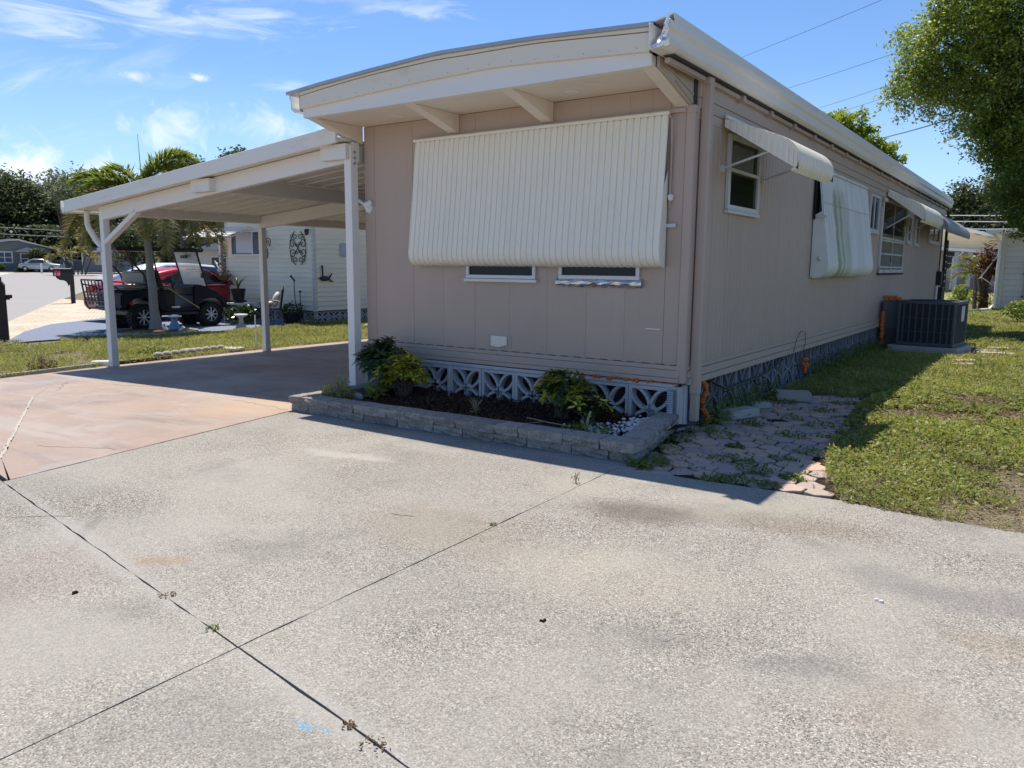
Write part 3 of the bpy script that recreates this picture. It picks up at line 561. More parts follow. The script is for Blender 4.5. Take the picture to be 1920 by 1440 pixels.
# windows
M['peel'] = pm('peeling_window_paint', (.62, .60, .55), .8, .1, 6, .5, 50, dirt=(.16, .14, .12), dscale=5, dlo=.55, dhi=.62, damt=.7)
def window(o, u, n, w_, h_, xs_=(), zs_=(), fr=.04, dep=.035, mf='alum', mg='glass', sill=True, sillmat=None):
    o, u, n, k = Vector(o), Vector(u), Vector(n), Vector((0, 0, 1)); m = MB()
    for a, b, c, d in [(0, w_, 0, fr), (0, w_, h_-fr, h_), (0, fr, fr, h_-fr), (w_-fr, w_, fr, h_-fr)]: m.obox(o, u, k, n, (a, b), (c, d), (0, dep))
    for x in xs_: m.obox(o, u, k, n, (x-.014, x+.014), (fr, h_-fr), (0, dep-.008))
    for z in zs_: m.obox(o, u, k, n, (fr, w_-fr), (z-.016, z+.016), (0, dep-.004))
    f = obj('window', m, M[mf], home, bevel=.003)
    obj('pane', MB().obox(o, u, k, n, (fr*.6, w_-fr*.6), (fr*.6, h_-fr*.6), (.004, .012)), M[mg], f)
    if sill: obj('sill', MB().obox(o, u, k, n, (-.02, w_+.02), (-.035, -.002), (0, dep+.012)), M[sillmat or mf], f, bevel=.003)
    return f
window((-4.95, HY0-.001, 1.275), (1, 0, 0), (0, -1, 0), .84, 1.0, zs_=(.55,), fr=.035)
window((-3.85, HY0-.001, 1.285), (1, 0, 0), (0, -1, 0), .83, 1.0, zs_=(.55,), fr=.035, sill=False)
rows = [[(-3.875+.88*k/22, HY0-.012-.030*math.sin(j/6*math.pi)-random.uniform(0, .008), 1.215+.075*j/6+random.uniform(-.004, .004)) for k in range(23)] for j in range(7)]
obj('foil_tape', MB().grid(rows), M['foil'], home, fix=False)
sw = lambda y0, y1, z0, z1, **k: window((HX1+.002, y0, z0), (0, 1, 0), (1, 0, 0), y1-y0, z1-z0, **k)
sw(7.08, 7.96, 1.93, 2.60, zs_=(.36,), fr=.045)
obj('curtain', MB().box(HX1+.013, HX1+.016, 7.2, 7.8, 2.30, 2.52), pm('patterned_curtain', (.16, .18, .2), .9, .7, 30), home)
sw(10.4, 12.8, 1.5, 2.45, xs_=(.87, 1.73))
sw(13.55, 14.3, 2.0, 2.58, xs_=(.37,))
sw(14.62, 17.05, 1.33, 2.60, xs_=(1.2,), zs_=(.10, .33, .56, .60), fr=.06, mf='peel', mg='glass', sillmat='seam')
sw(17.38, 17.85, 1.93, 2.45, fr=.035); sw(18.45, 18.95, 1.91, 2.45, fr=.035); sw(20.45, 22.3, 2.03, 2.42, xs_=(.92,), fr=.045)
# awnings made of interlocking slats
def norm2(path):
    out = []
    for i in range(len(path)):
        a, b = path[max(i-1, 0)], path[min(i+1, len(path)-1)]; t = Vector((b[0]-a[0], b[1]-a[1])).normalized(); out.append((-t.y, t.x))
    return out
def smoothpath(p, n=4):
    out = []
    for i in range(len(p)-1):
        p0, p1, p2, p3 = p[max(i-1, 0)], p[i], p[i+1], p[min(i+2, len(p)-1)]
        for k in range(n):
            t = k/n; out.append(tuple(.5*((2*p1[c])+(-p0[c]+p2[c])*t+(2*p0[c]-5*p1[c]+4*p2[c]-p3[c])*t*t+(-p0[c]+3*p1[c]-3*p2[c]+p3[c])*t**3) for c in (0, 1)))
    return out+[p[-1]]
def awning(name, path, a0, a1, n, tomap, mat, ridge=.010, rail=True, label=None, flare=0., deep=1.):
    path = smoothpath(path); N_ = norm2(path); sgn = 1 if N_[len(N_)//2][0] > 0 else -1
    rt = MB()
    p0 = [tomap(path[0][0]+.02, t, path[0][1]+.015) for t in (a0-.02, a1+.02)]
    rt.tube(p0, .016, 8)
    e = path[-1]
    for t in (a0, a1): rt.tube([tomap(p[0]-sgn*q[0]*.012, t, p[1]-sgn*q[1]*.012) for p, q in zip(path, N_)], .009, 6)
    A = obj('awning', rt, M[mat], home, smooth=40)
    if label: A['label'] = label
    wd = (a1-a0)/n; cs = [(0, 0), (.05, -ridge), (.17, -ridge), (.22, 0), (.60, .0015), (1, 0)]
    for i in range(n):
        m = MB(); m.grid([[tomap(p[0]+sgn*q[0]*h, a0+(i+c)*wd+flare*((i+c)/n-.5)*2*(k/len(path)), p[1]+sgn*q[1]*h) for c, h in cs] for k, (p, q) in enumerate(zip(path, N_))])
        obj('awning_slat', m, M[mat], A, fix=False, smooth=28)
    return A, path
fm = lambda d, t, z: (t, HY0-d, z)
A1, pth = awning('front', [(.035, 2.655), (.055, 2.60), (.10, 2.1), (.150, 1.66), (.163, 1.54), (.150, 1.465), (.11, 1.415), (.05, 1.395)], -5.60, -2.80, 44, fm, 'awning', flare=.03, label='big closed corrugated awning over the front windows')
obj('awning_side', MB().prism([(HY0-.02, 2.2), (HY0-.105, 2.05)]+[(HY0-d, z) for d, z in pth if z < 2.05]+[(HY0-.02, 1.40)], 'x', -2.795, -2.788), M['awning'], A1)
obj('awning_side', MB().prism([(HY0-.02, 2.2), (HY0-.105, 2.05)]+[(HY0-d, z) for d, z in pth if z < 2.05]+[(HY0-.02, 1.40)], 'x', -5.614, -5.607), M['awning'], A1)
ra = MB()
for x in np.linspace(-5.65, -2.75, 30): ra.box(x, x+.105, HY0-.032-.004*(int(x*10) % 2), HY0, 2.668, 2.70)
obj('awning_flashing', ra, M['taupe_trim'], home)
obj('awning_hinge_cord', MB().tube([(-2.79, 6.25, 2.66), (-2.755, 6.24, 2.62), (-2.76, 6.27, 2.4), (-2.765, 6.28, 1.9)], .008, 6), M['taupe_trim'], home)
def foamblob(c, r, k=7, mat='whitefoam'):
    m = MB()
    for i in range(k): m.ball((c[0]+random.uniform(-r, r)*.6, c[1]+random.uniform(-r, r)*.3, c[2]+random.uniform(-r, r)), r*random.uniform(.5, .8), 7, 5)
    return m
obj('foam_plug', foamblob((-2.76, HY0-.02, 2.00), .028), M['whitefoam'], home, smooth=60)
obj('awning_catch', MB().box(-2.79, -2.70, HY0-.03, HY0-.015, 1.735, 1.765).lathe([(.008, 0), (.008, .02)], (-2.72, HY0-.035, 1.75), 8, 'y'), M['alum'], home)
obj('foam_plug', foamblob((-6.33, HY0-.02, 2.03), .05, 10), M['whitefoam'], home, smooth=60)
obj('pipe_stub', MB().tube([(-6.34, HY0-.02, 2.03), (-6.44, HY0-.10, 2.12)], .018, 8), M['alum'], home)
sm_ = lambda d, t, z: (HX1+d, t, z)
A2, p2 = awning('open', [(.03, 2.70), (.28, 2.615), (.52, 2.52), (.63, 2.45), (.685, 2.36), (.68, 2.27), (.635, 2.215)], 6.93, 8.15, 14, sm_, 'awning', .012, label='open awning propped over the double hung side window')
def wing(A, path, t, mat, lo=.05):
    dm = max(p[0] for p in path); pts = [p for p in path]; L = [0]
    for a, b in zip(pts, pts[1:]): L.append(L[-1]+math.hypot(a[0]-b[0], a[1]-b[1]))
    h0, h1 = path[0][1]-lo, path[-1][1]+.01; m = MB(); rows = []; N2 = 15
    def at(s_):
        s_ *= L[-1]
        for k in range(len(L)-1):
            if L[k+1] >= s_: f = (s_-L[k])/max(1e-6, L[k+1]-L[k]); return pts[k][0]+(pts[k+1][0]-pts[k][0])*f, pts[k][1]+(pts[k+1][1]-pts[k][1])*f
        return pts[-1]
    for i in range(N2+1):
        for e, o_ in ((.0, 0), (.02, -.012), (.6, -.012), (.62, 0)):
            d, z = at(min(.985, (i+e)/(N2+1))); zb = h0-(h0-h1)*d/dm; rows.append([(HX1+d, t+o_, z-.003), (HX1+d, t+o_, min(z-.006, zb))])
    m.grid(rows); obj('awning_wing', m, M[mat], A, fix=False)
wing(A2, p2, 6.925, 'awning'); wing(A2, p2, 8.155, 'awning')
ar = MB()
for t in (6.96, 8.12): ar.tube([(HX1+.03, t, 2.285), (HX1+.50, t, 2.42)], .011, 6); ar.box(HX1, HX1+.03, t-.02, t+.02, 2.25, 2.31)
obj('awning_arm', ar, M['alum'], A2)
M['algae'] = None
def algae():
    t = NT('white_awning_with_algae'); P = t.n('ShaderNodeNewGeometry').outputs['Position']; t.tc = P
    col = t.mix(t.ss(t.noise(3, 6, .65, t.map((1, 3, .4))), .45, .8), (.80, .79, .75), (.55, .55, .47))
    def streak(y, wd, a, c, top, bot):
        sx = t.n('ShaderNodeSeparateXYZ'); t.l(P, sx.inputs[0]); wob = t.mt('MULTIPLY_ADD', t.noise(3, 4, vec=t.map((0, .3, 1.2))), .30, -.15)
        dy = t.mt('ABSOLUTE', t.mt('DIVIDE', t.mt('ADD', t.mt('SUBTRACT', sx.outputs[1], y), wob), wd))
        nz = t.ss(t.noise(9, 6, .7, t.map((1, 3, .5))), .25, .55)
        k = t.mt('MULTIPLY', t.mt('MULTIPLY', t.ss(dy, 1, .2), nz), t.mt('MULTIPLY', t.ss(sx.outputs[2], top, top-.15), a)); return t.mix(k, col, c)
    for s in [(10.85, .14, .95, (.15, .18, .04), 2.45, 1.3), (11.12, .10, .9, (.19, .22, .07), 2.4, 1.3), (11.1, .6, .6, (.40, .43, .24), 2.5, 1.3), (10.4, .3, .3, (.5, .52, .4), 2.5, 1.3), (11.5, .25, .35, (.30, .31, .22), 2.3, 1.3), (12.2, .4, .2, (.36, .36, .3), 2.3, 1.3), (9.9, .25, .25, (.4, .4, .34), 2.3, 1.3)]: col = streak(*s)
    return t.fin(col, .45)
M['algae'] = algae()
A3, p3 = awning('side', [(.03, 2.60), (.06, 2.53), (.12, 2.10), (.19, 1.62), (.215, 1.46), (.20, 1.36), (.14, 1.295), (.06, 1.28)], 10.22, 13.08, 9, sm_, 'algae', .0006, label='closed side awning streaked green with algae')
obj('awning_side', MB().prism([(HX1+.01, 2.05), (HX1+.11, 2.1)]+[(HX1+d, z) for d, z in p3 if z < 2.1]+[(HX1+.01, 1.29)], 'y', 10.205, 10.213), M['algae'], A3)
obj('awning_catch', MB().box(HX1+.05, HX1+.17, 10.16, 10.20, 2.02, 2.05), M['alum'], A3)
obj('awning_knob', MB().ball((HX1+.11, 10.20, 1.52), .03), M['alum'], A3)
obj('awning_seam', MB().box(HX1+.108, HX1+.118, 10.22, 13.08, 2.206, 2.210), M['alum'], A3)
obj('awning_rail', MB().box(HX1+.02, HX1+.045, 10.18, 13.12, 2.60, 2.64), M['alum'], A3)
obj('awning_gap_shade', MB().box(HX1+.022, HX1+.03, 10.16, 10.4, 2.0, 2.56), M['dark'], A3)  # dark strip painted in for the shaded gap beside the closed awning
A4, p4 = awning('far', [(.03, 2.72), (.25, 2.64), (.47, 2.54), (.58, 2.46), (.635, 2.35), (.625, 2.25), (.57, 2.19)], 14.95, 17.35, 16, sm_, 'awning', .010, label='open white awning over the large peeling side window')
wing(A4, p4, 14.94, 'awning'); wing(A4, p4, 17.36, 'awning')
ar = MB()
for t in (14.98, 17.32): ar.tube([(HX1+.03, t, 2.10), (HX1+.50, t, 2.38)], .013, 6)
obj('awning_arm', ar, M['alum'], A4)
A5, p5 = awning('last', [(.03, 2.72), (.25, 2.62), (.45, 2.50), (.58, 2.38), (.64, 2.26), (.63, 2.15)], 18.2, 22.9, 20, sm_, 'awning_dark', .008, label='dark grey open awning at the far end')
wing(A5, p5, 18.19, 'awning_dark')
# skirting of pierced blocks
def breeze(W, Hh, D, t=.026, fr=.030):
    m = MB()
    for a, b, c, d in [(0, W, 0, fr), (0, W, Hh-fr, Hh), (0, fr, fr, Hh-fr), (W-fr, W, fr, Hh-fr)]: m.box(a, b, 0, D, c, d)
    hx, hz = W/2-fr*.2, Hh/2-fr*.2
    for cx, cz, a0 in [(0, -1, 0), (1, 0, 90), (0, 1, 180), (-1, 0, 270)]:
        pts = []
        for k in range(15):
            q = R(a0+6+168*k/14); pts.append((W/2+hx*(cx+math.cos(q)), Hh/2+hz*(cz+math.sin(q))))
        for (x0, z0), (x1, z1) in zip(pts, pts[1:]): m.obox((x0, .006, z0), (x1-x0, 0, z1-z0), (0, 1, 0), Vector((x1-x0, 0, z1-z0)).cross(Vector((0, 1, 0))).normalized(), (-.05, 1.05), (0, D-.03), (-t/2, t/2))
    m.ball((W/2, .04, Hh/2), (.055, .034, .055), 10, 6)
    return m
def skirt(mb, loc, rz):
    o = obj('breeze_block', mb, M['block'], home); o.location = Vector(loc)-home.location; o.rotation_euler = (0, 0, rz)
    me = o.data
    for v in me.vertices: v.co += home.location
    OFF[o.name] = Vector(); return o
bw, bh = .4085, .43
b0 = skirt(breeze(bw, bh, .10), (-6.40, HY0-.045, -.07), 0)
for i in range(1, 9): cp(b0, home, Vector((-6.40+i*.4157+random.uniform(-.004, .004), HY0-.045+random.uniform(-.004, .004), -.07))-home.location, (0, 0, random.uniform(-.01, .01)))
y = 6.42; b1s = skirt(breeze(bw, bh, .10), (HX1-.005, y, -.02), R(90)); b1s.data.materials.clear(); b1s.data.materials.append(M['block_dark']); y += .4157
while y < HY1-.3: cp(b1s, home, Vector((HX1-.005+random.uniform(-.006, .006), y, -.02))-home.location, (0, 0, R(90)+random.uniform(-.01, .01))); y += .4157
obj('skirt_cap', MB().box(-6.4, -2.66, HY0-.052, HY0+.06, .362, .396), M['block'], home, bevel=.006)
obj('corner_block', MB().box(-2.705, -2.60, HY0-.04, HY0+.06, -.06, .37), M['block'], home, bevel=.006)
obj('corner_block', MB().box(-2.625, -2.585, HY0+.06, 6.42, -.06, .38), M['block'], home, bevel=.006)
of = MB(); x = -3.6
while x < -2.85:
    if random.random() < .75:
        for k in range(3): of.ball((x+random.uniform(-.03, .03), HY0-.04-random.uniform(0, .02), .400+random.uniform(-.008, .012)), random.uniform(.008, .018), 6, 4)
    x += .045
for i in range(40): of.ball((-3.55+i*.024, HY0-.050, .397+random.uniform(-.003, .003)), .007, 5, 4)
obj('orange_foam', of, M['orange'], home, smooth=70, label='orange expanding foam bead above the front blocks')
of = MB()
for i in range(40):
    z = .37-i*.0105; of.ball((-2.535+random.uniform(-.012, .012)+.02*math.sin(i*.25), 6.66+.06*i/40+random.uniform(-.015, .015), z), random.uniform(.016, .030), 6, 5)
obj('orange_foam', of, M['orange'], home, smooth=70, label='orange foam running down the side corner')
of = MB()
for i in range(16): of.ball((-2.53+random.uniform(-.02, .02), 10.1+random.uniform(-.08, .08), .27-i*.01+random.uniform(-.02, .02)), random.uniform(.015, .035), 6, 5)
obj('orange_foam', of, M['orange'], home, smooth=70, label='small orange foam lump halfway along the side blocks')
obj('cable', MB().tube([(-2.55, 6.85, .37), (-2.53, 7.05, .30), (-2.53, 7.3, .24), (-2.53, 7.8, .25), (-2.53, 8.2, .245), (-2.53, 8.7, .29), (-2.53, 9.2, .37)], .011, 6), M['black'], home, smooth=60)
obj('cable', MB().tube([(-2.53, 10.2, .25), (-2.53, 10.9, .20), (-2.53, 11.6, .16), (-2.53, 12.5, .2)], .010, 6), M['black'], home, smooth=60)
obj('wire_loop', MB().tube([(-2.535, 9.55, .40), (-2.52, 9.6, .56), (-2.52, 9.75, .64), (-2.52, 9.95, .62), (-2.52, 10.0, .5), (-2.53, 9.95, .36)], .004, 5), M['black'], home, smooth=60)
# meters and iron trellis at the far corner
mt_ = MB().box(HX1+.0, HX1+.16, 22.6, 22.95, .55, .95).box(HX1+.0, HX1+.12, 22.55, 22.85, 1.0, 1.35); obj('meter_box', mt_, M['plastic'], home, bevel=.01)
ir = MB()
for yy in (23.0, 23.35): ir.bar((HX1+.12, yy, 0), (HX1+.12, yy, 2.15), .035, .035, (1, 0, 0))
for k in range(12):
    z = .15+k*.165; ir.tube([(HX1+.12, 23.17+.14*math.cos(q), z+.07*math.sin(q)) for q in np.linspace(0, 6.28, 11)], .012, 5, False)
obj('iron_trellis', ir, M['iron'], home)
obj('corner_pipe', MB().tube([(HX1+.06, 23.38, .1), (HX1+.06, 23.38, 2.9)], .035, 8), M['seam'], home)
obj('corner_pipe', MB().tube([(HX1+.04, 22.5, .1), (HX1+.04, 22.5, 1.0)], .03, 8), M['white'], home)
# ---------------------------------------------------------------- carport
car = root('carport', 'white carport with a sloping flat roof on square posts beside the home', 'carport', (-9.2, 6.2, 0))
CZ = lambda x: 2.03+(x+11.69)*(.47/5.13)              # underside of the cross beams
X0, X1 = -12.44, -6.48
def post(x, y, z0, z1, w_=.10, bolts=True):
    o = obj('post', MB().box(x-w_/2, x+w_/2, y-w_/2, y+w_/2, z0, z1), M['white'], car, bevel=.004)
    obj('post_foot', MB().box(x-w_/2-.006, x+w_/2+.006, y-w_/2-.006, y+w_/2+.006, z0, z0+.09), M['white'], o, bevel=.003)
    b = MB()
    for dx in (-.025, .025): b.lathe([(.009, 0), (.009, -.008)], (x+dx, y-w_/2-.006, z0+.055), 8, 'y')
    obj('bolt', b, M['steel'], o); return o
for y in (6.2, 9.02, 12.2, 15.4): post(-11.76, y, gzf(-11.76), CZ(-11.76)+.16)
pf = post(-6.475, 6.17, -.02, 2.68, .105)
for z in (2.61, 2.55, 2.49): obj('bolt', MB().lathe([(.016, 0), (.016, .014)], (-6.422, 6.17, z), 8, 'x'), M['steel'], pf)
def slope(x0, x1, y0, y1, lo, hi, nm, mat, **k): return obj(nm, MB().prism([(x0, CZ(x0)+lo), (x1, CZ(x1)+lo), (x1, CZ(x1)+hi), (x0, CZ(x0)+hi)], 'y', y0, y1), M[mat], car, bevel=k.get('bevel', .004))
for y in (6.2, 9.02, 12.2, 15.4): slope(-11.80, -6.42, y-.045, y+.045, 0, .205, 'cross_beam', 'white2')
for x, lo in ((-11.76, .085), (-8.82, .0), (-6.5, .0)):
    for a, b in ((6.25, 8.97), (9.07, 12.15), (12.25, 15.35)): obj('long_beam', MB().box(x-.04, x+.04, a, b, CZ(x)+lo, CZ(x)+.187+lo*.4), M['white2'], car, bevel=.003)
for x in (-9.1, -6.62): obj('purlin_end', MB().box(x-.22, x+.18, 6.06, 6.155, CZ(x)+.035, CZ(x)+.20), M['white2'], car, bevel=.004)
n = 32; yy = np.linspace(6.0, 15.8, n+1)
for i in range(n):
    a, b = yy[i]+.004, yy[i+1]-.004; m = MB(); pr = [(X0+.03, CZ(X0)+.215), (X1, CZ(X1)+.215), (X1, CZ(X1)+.245), (X0+.03, CZ(X0)+.245)]
    m.prism(pr, 'y', a, b-.03); m.prism([(X0+.03, CZ(X0)+.203), (X1, CZ(X1)+.203), (X1, CZ(X1)+.245), (X0+.03, CZ(X0)+.245)], 'y', b-.028, b)
    obj('roof_panel', m, M['white2'], car)
slope(X0, X1, 5.955, 5.995, .185, .355, 'front_fascia', 'gutter')
obj('gutter', MB().prism([(X0-.09, CZ(X0)+.36), (X0-.10, CZ(X0)+.24), (X0-.06, CZ(X0)+.18), (X0+.03, CZ(X0)+.18), (X0+.03, CZ(X0)+.2), (X0-.05, CZ(X0)+.2), (X0-.08, CZ(X0)+.25), (X0-.075, CZ(X0)+.36)], 'y', 5.955, 15.9), M['gutter'], car)
obj('brace', MB().bar((-11.72, 6.2, 1.70), (-10.82, 6.2, 2.13), .07, .09, (0, 1, 0)), M['white2'], car, bevel=.004)
dz = gzf(-12)
obj('downspout', MB().tube([(-12.30, 6.22, 2.18), (-12.30, 6.22, 2.00), (-12.27, 6.22, 1.92), (-12.05, 6.22, 1.72), (-11.90, 6.22, 1.62), (-11.87, 6.22, 1.5), (-11.87, 6.22, dz+.08), (-11.9, 6.2, dz+.05), (-12.2, 6.1, dz+.03)], .042, 8), M['white'], car, smooth=50)
obj('downspout_strap', MB().box(-11.925, -11.80, 6.14, 6.27, 1.56, 1.62), M['steel'], car, bevel=.004)
# ---------------------------------------------------------------- planter
pl = root('planter', 'low grey planter of two courses of split face blocks along the house front', 'planter', (-4.2, 5.5, 0))
def rblock(L, D, H, seed):
    rr = random.Random(seed); b = bmesh.new(); bmesh.ops.create_cube(b, size=1)
    bmesh.ops.scale(b, vec=(L, D, H), verts=b.verts); bmesh.ops.subdivide_edges(b, edges=[e for e in b.edges], cuts=2, use_grid_fill=True)
    for v in b.verts:
        if v.co.y < -D*.4: v.co.y += rr.uniform(-.015, .012)
        if v.co.z > H*.4: v.co.z += rr.uniform(-.004, .004)
        v.co.x += rr.uniform(-.003, .003)
    me = bpy.data.meshes.new('retaining_block'); b.to_mesh(me); b.free(); me.materials.append(M['retain']); return me
RB = [rblock(l, d, h, i) for i, (l, d, h) in enumerate([(.40, .19, .074), (.31, .19, .074), (.22, .19, .074), (.40, .17, .066), (.31, .17, .066), (.24, .17, .066)])]
def lay(p, q, z, kinds, seed):
    rr = random.Random(seed); d = Vector((q[0]-p[0], q[1]-p[1], 0)); L = d.length; d.normalize(); a = math.atan2(d.y, d.x); s = 0
    while s < L-.06:
        k = rr.choice(kinds); l = [.40, .31, .22, .40, .31, .24][k]; sc_ = 1.
        if s+l > L-.1: sc_ = (L-s)/l
        o = bpy.data.objects.new('retaining_block', RB[k]); COL.objects.link(o); o.parent = pl
        c = Vector((p[0], p[1], z))+d*(s+l*sc_/2); o.location = c-pl.location; o.rotation_euler = (rr.uniform(-.01, .01), rr.uniform(-.01, .01), a+rr.uniform(-.012, .012)); o.scale = ((l*sc_-.010)/l, 1, 1); s += l*sc_
for z, ks, in_ in ((.034, (3, 4, 5), .012), (.110, (0, 0, 1, 2), 0)):
    lay((-5.98, 4.915+in_), (-2.38, 5.045+in_), z, ks, int(z*1000)); lay((-2.48-in_, 5.14), (-2.68-in_, 6.22), z, ks, int(z*1000)+1); lay((-5.88+in_, 6.15), (-5.88+in_, 5.01), z, ks, int(z*1000)+2)
obj('bed_soil', MB().grid([[(x, y, .075+.02*math.sin(x*3)*math.cos(y*5)+random.uniform(-.008, .008)) for y in np.linspace(4.97, 6.27, 18)] for x in np.linspace(-5.85, -2.5, 46)]), M['mulchsoil'], pl, fix=False, smooth=180)
n = 9000; P = np.stack([RNG.uniform(-5.4, -2.75, n), RNG.uniform(5.02, 6.24, n), np.full(n, .095)], 1); P[:, 2] += .02*np.sin(P[:, 0]*3)*np.cos(P[:, 1]*5)+RNG.uniform(-.012, .012, n)
P = P[(vnoise(P[:, 0], P[:, 1], 2.2, 3) < .8) | (P[:, 0] < -4)]
leaves('mulch', P, RNG.uniform(.018, .05, len(P)), M['mulch'], pl, wid=.4, up=1.2, kind='stuff')
peb = MB()
for i in range(330):
    if i < 230: x, y = random.gauss(-2.76, .07), random.gauss(5.80, .14)
    else: x, y = random.gauss(-2.88, .12), random.gauss(5.42, .12)
    if x > -2.62 or y > 6.2: continue
    r = random.uniform(.008, .018); peb.ball((x, y, .095+random.uniform(0, .02)), (r*1.3, r, r*.8), 6, 4)
obj('pebbles', peb, M['pebble'], pl, kind='stuff', smooth=80)
# shrubs: schefflera, whorls of long leaflets on stems
def leafmesh(pts):          # folded pointed leaflet along +x, unit length
    return MB().add([(0, 0, 0), (.3, .16, .02), (.3, 0, -.02), (.3, -.16, .02), (.7, .17, .0), (.7, 0, -.05), (.7, -.17, .0), (1, 0, -.12)], [(0, 2, 1), (0, 3, 2), (1, 2, 5, 4), (2, 3, 6, 5), (4, 5, 7), (5, 6, 7)])
LM = leafmesh(0)
def schefflera(name, label, c, rad, h, nw, mats, L=(.07, .12)):
    r = root(name, label, 'shrub', (c[0], c[1], .08)); st = MB(); V = {m: [] for m in mats}; F = {m: [] for m in mats}; rr = random.Random(int(c[0]*-1000)+nw)
    for i in range(nw):
        q = rr.uniform(0, 6.283); e = math.acos(rr.uniform(-.15, 1)); k = rr.uniform(.55, 1.0)
        p = Vector((c[0]+rad[0]*k*math.sin(e)*math.cos(q), c[1]+rad[1]*k*math.sin(e)*math.sin(q), .10+h*.42+h*.58*k*math.cos(e)))
        if p.y > HY0-.07: p.y = HY0-.07-rr.uniform(0, .05)
        if i % 3 == 0: st.tube([(c[0]+rr.uniform(-.06, .06), c[1]+rr.uniform(-.05, .05), .07), (c[0]*.6+p.x*.4, c[1]*.6+p.y*.4, .07+(p.z-.07)*.6), p], [.011, .008, .004], 5)
        out = Vector((p.x-c[0], p.y-c[1], (p.z-h*.4))).normalized(); ax = (out+Vector((0, 0, .7))+Vector((rr.uniform(-.4, .4), rr.uniform(-.4, .4), 0))).normalized()
        a = ax.orthogonal().normalized(); b = ax.cross(a); m = rr.choice(mats); nl_ = rr.randint(6, 9)
        for j in range(nl_):
            t = 6.283*j/nl_+rr.uniform(-.2, .2); d = (a*math.cos(t)+b*math.sin(t)+ax*rr.uniform(-.15, .5)).normalized(); sd = ax.cross(d).normalized(); up = d.cross(sd); l = rr.uniform(*L); base = len(V[m])
            for v in LM.v: V[m].append(p+d*(v[0]*l)+sd*(v[1]*l)+up*(v[2]*l))
            F[m] += [tuple(x+base for x in f) for f in LM.f]
    obj('stem', st, M['trunk'], r)
    for m in mats:
        if F[m]: x = MB(); x.v = V[m]; x.f = F[m]; obj('foliage', x, M[m], r, fix=False, label='yellow variegated leaves' if m == 'schefv' and len(mats) > 1 else None)
    return r
schefflera('schefflera', 'dark green schefflera bush against the white carport post at the planter end', (-5.78, 5.90), (.30, .27), .55, 190, ['schef'], (.06, .10))
schefflera('schefflera', 'yellow variegated schefflera bush beside the dark green one in the planter', (-5.36, 5.76), (.27, .26), .43, 150, ['schefv', 'schefv', 'schefv', 'schef'], (.055, .095))
schefflera('schefflera', 'yellow and green schefflera bush in front of the pierced blocks, right end of the planter', (-3.50, 5.80), (.27, .25), .42, 130, ['schefv', 'schefv', 'schef'], (.055, .095))
schefflera('schefflera', 'small low spreading schefflera to the right of the yellow and green one', (-3.16, 5.68), (.20, .18), .24, 30, ['schefv', 'schef', 'schef'], (.06, .10))
def weed(label, c, r_, h, n, mat='shadeweed', L=(.02, .045), stalk=0, nm='weed', z=None, group=None):
    z = gzf(c[0]) if z is None else z; o = root(nm, label, 'weed', (c[0], c[1], z), group=group)
    k = np.sqrt(RNG.uniform(0, 1, n)); q = RNG.uniform(0, 6.283, n); hh = RNG.uniform(0, 1, n)**1.3*(1-k*.6)*h
    P = np.stack([c[0]+r_*k*np.cos(q), c[1]+r_*k*np.sin(q), z+.004+hh], 1); leaves('leaf_mass', P, RNG.uniform(*L, n), M[mat], o, wid=.5, up=.8)
    if stalk:
        s = MB()
        for i in range(stalk):
            a = random.uniform(0, 6.28); d = random.uniform(.1, .5)*h; s.tube([(c[0], c[1], z), (c[0]+d*.4*math.cos(a), c[1]+d*.4*math.sin(a), z+h*.6), (c[0]+d*math.cos(a), c[1]+d*math.sin(a), z+h*random.uniform(.8, 1.15))], .002, 4)
        obj('stalk', s, M['straw'], o)
    return o
weed('feathery light green weed at the left end of the planter', (-5.72, 5.22), .17, .26, 520, 'grass', (.02, .05), 12, z=.09)
weed('bright green weed under the dark schefflera in the planter', (-5.50, 5.52), .12, .26, 160, 'weed', (.04, .08), 3, z=.09)
weed('dry grass sprig alone in the middle of the mulch', (-4.17, 5.42), .05, .14, 26, 'grass', (.02, .05), 14, z=.08)
weed('low feathery weed at the right corner of the planter', (-2.98, 5.30), .20, .12, 420, 'shadeweed', (.015, .035), 4, z=.09)
weed('small mossy weed beside the white pebbles', (-2.78, 5.28), .10, .09, 200, 'shadeweed', (.012, .03), 0, z=.09)
sb = root('fallen_branch', 'bare pale branch lying on the mulch under the yellow schefflera', 'branch', (-3.3, 5.4, .1))
obj('wood', MB().tube([(-3.62, 5.42, .12), (-3.4, 5.38, .115), (-3.15, 5.36, .11)], .006, 5).tube([(-3.42, 5.38, .115), (-3.5, 5.28, .11)], .004, 5), M['straw'], sb)
obj('wood', MB().tube([(-2.985, 5.33, .09), (-2.965, 5.30, .18), (-2.93, 5.29, .27)], [.012, .011, .009], 6), M['straw'], sb, label='upright cut stem')
mk = root('plant_stake', 'thin grey metal stake standing in front of the pierced blocks', 'stake', (-4.92, 5.95, .08)); obj('rod', MB().tube([(-4.92, 5.95, .05), (-4.92, 5.97, .44)], .005, 6), M['steel'], mk)
rk = root('edging_stone', 'dark broken stone in the planter beside the feathery weed', 'stone', (-5.56, 5.32, .08))
m = MB(); m.ball((-5.56, 5.32, .11), (.07, .05, .045), 8, 5); obj('stone', m, M['retain'], rk, smooth=40)
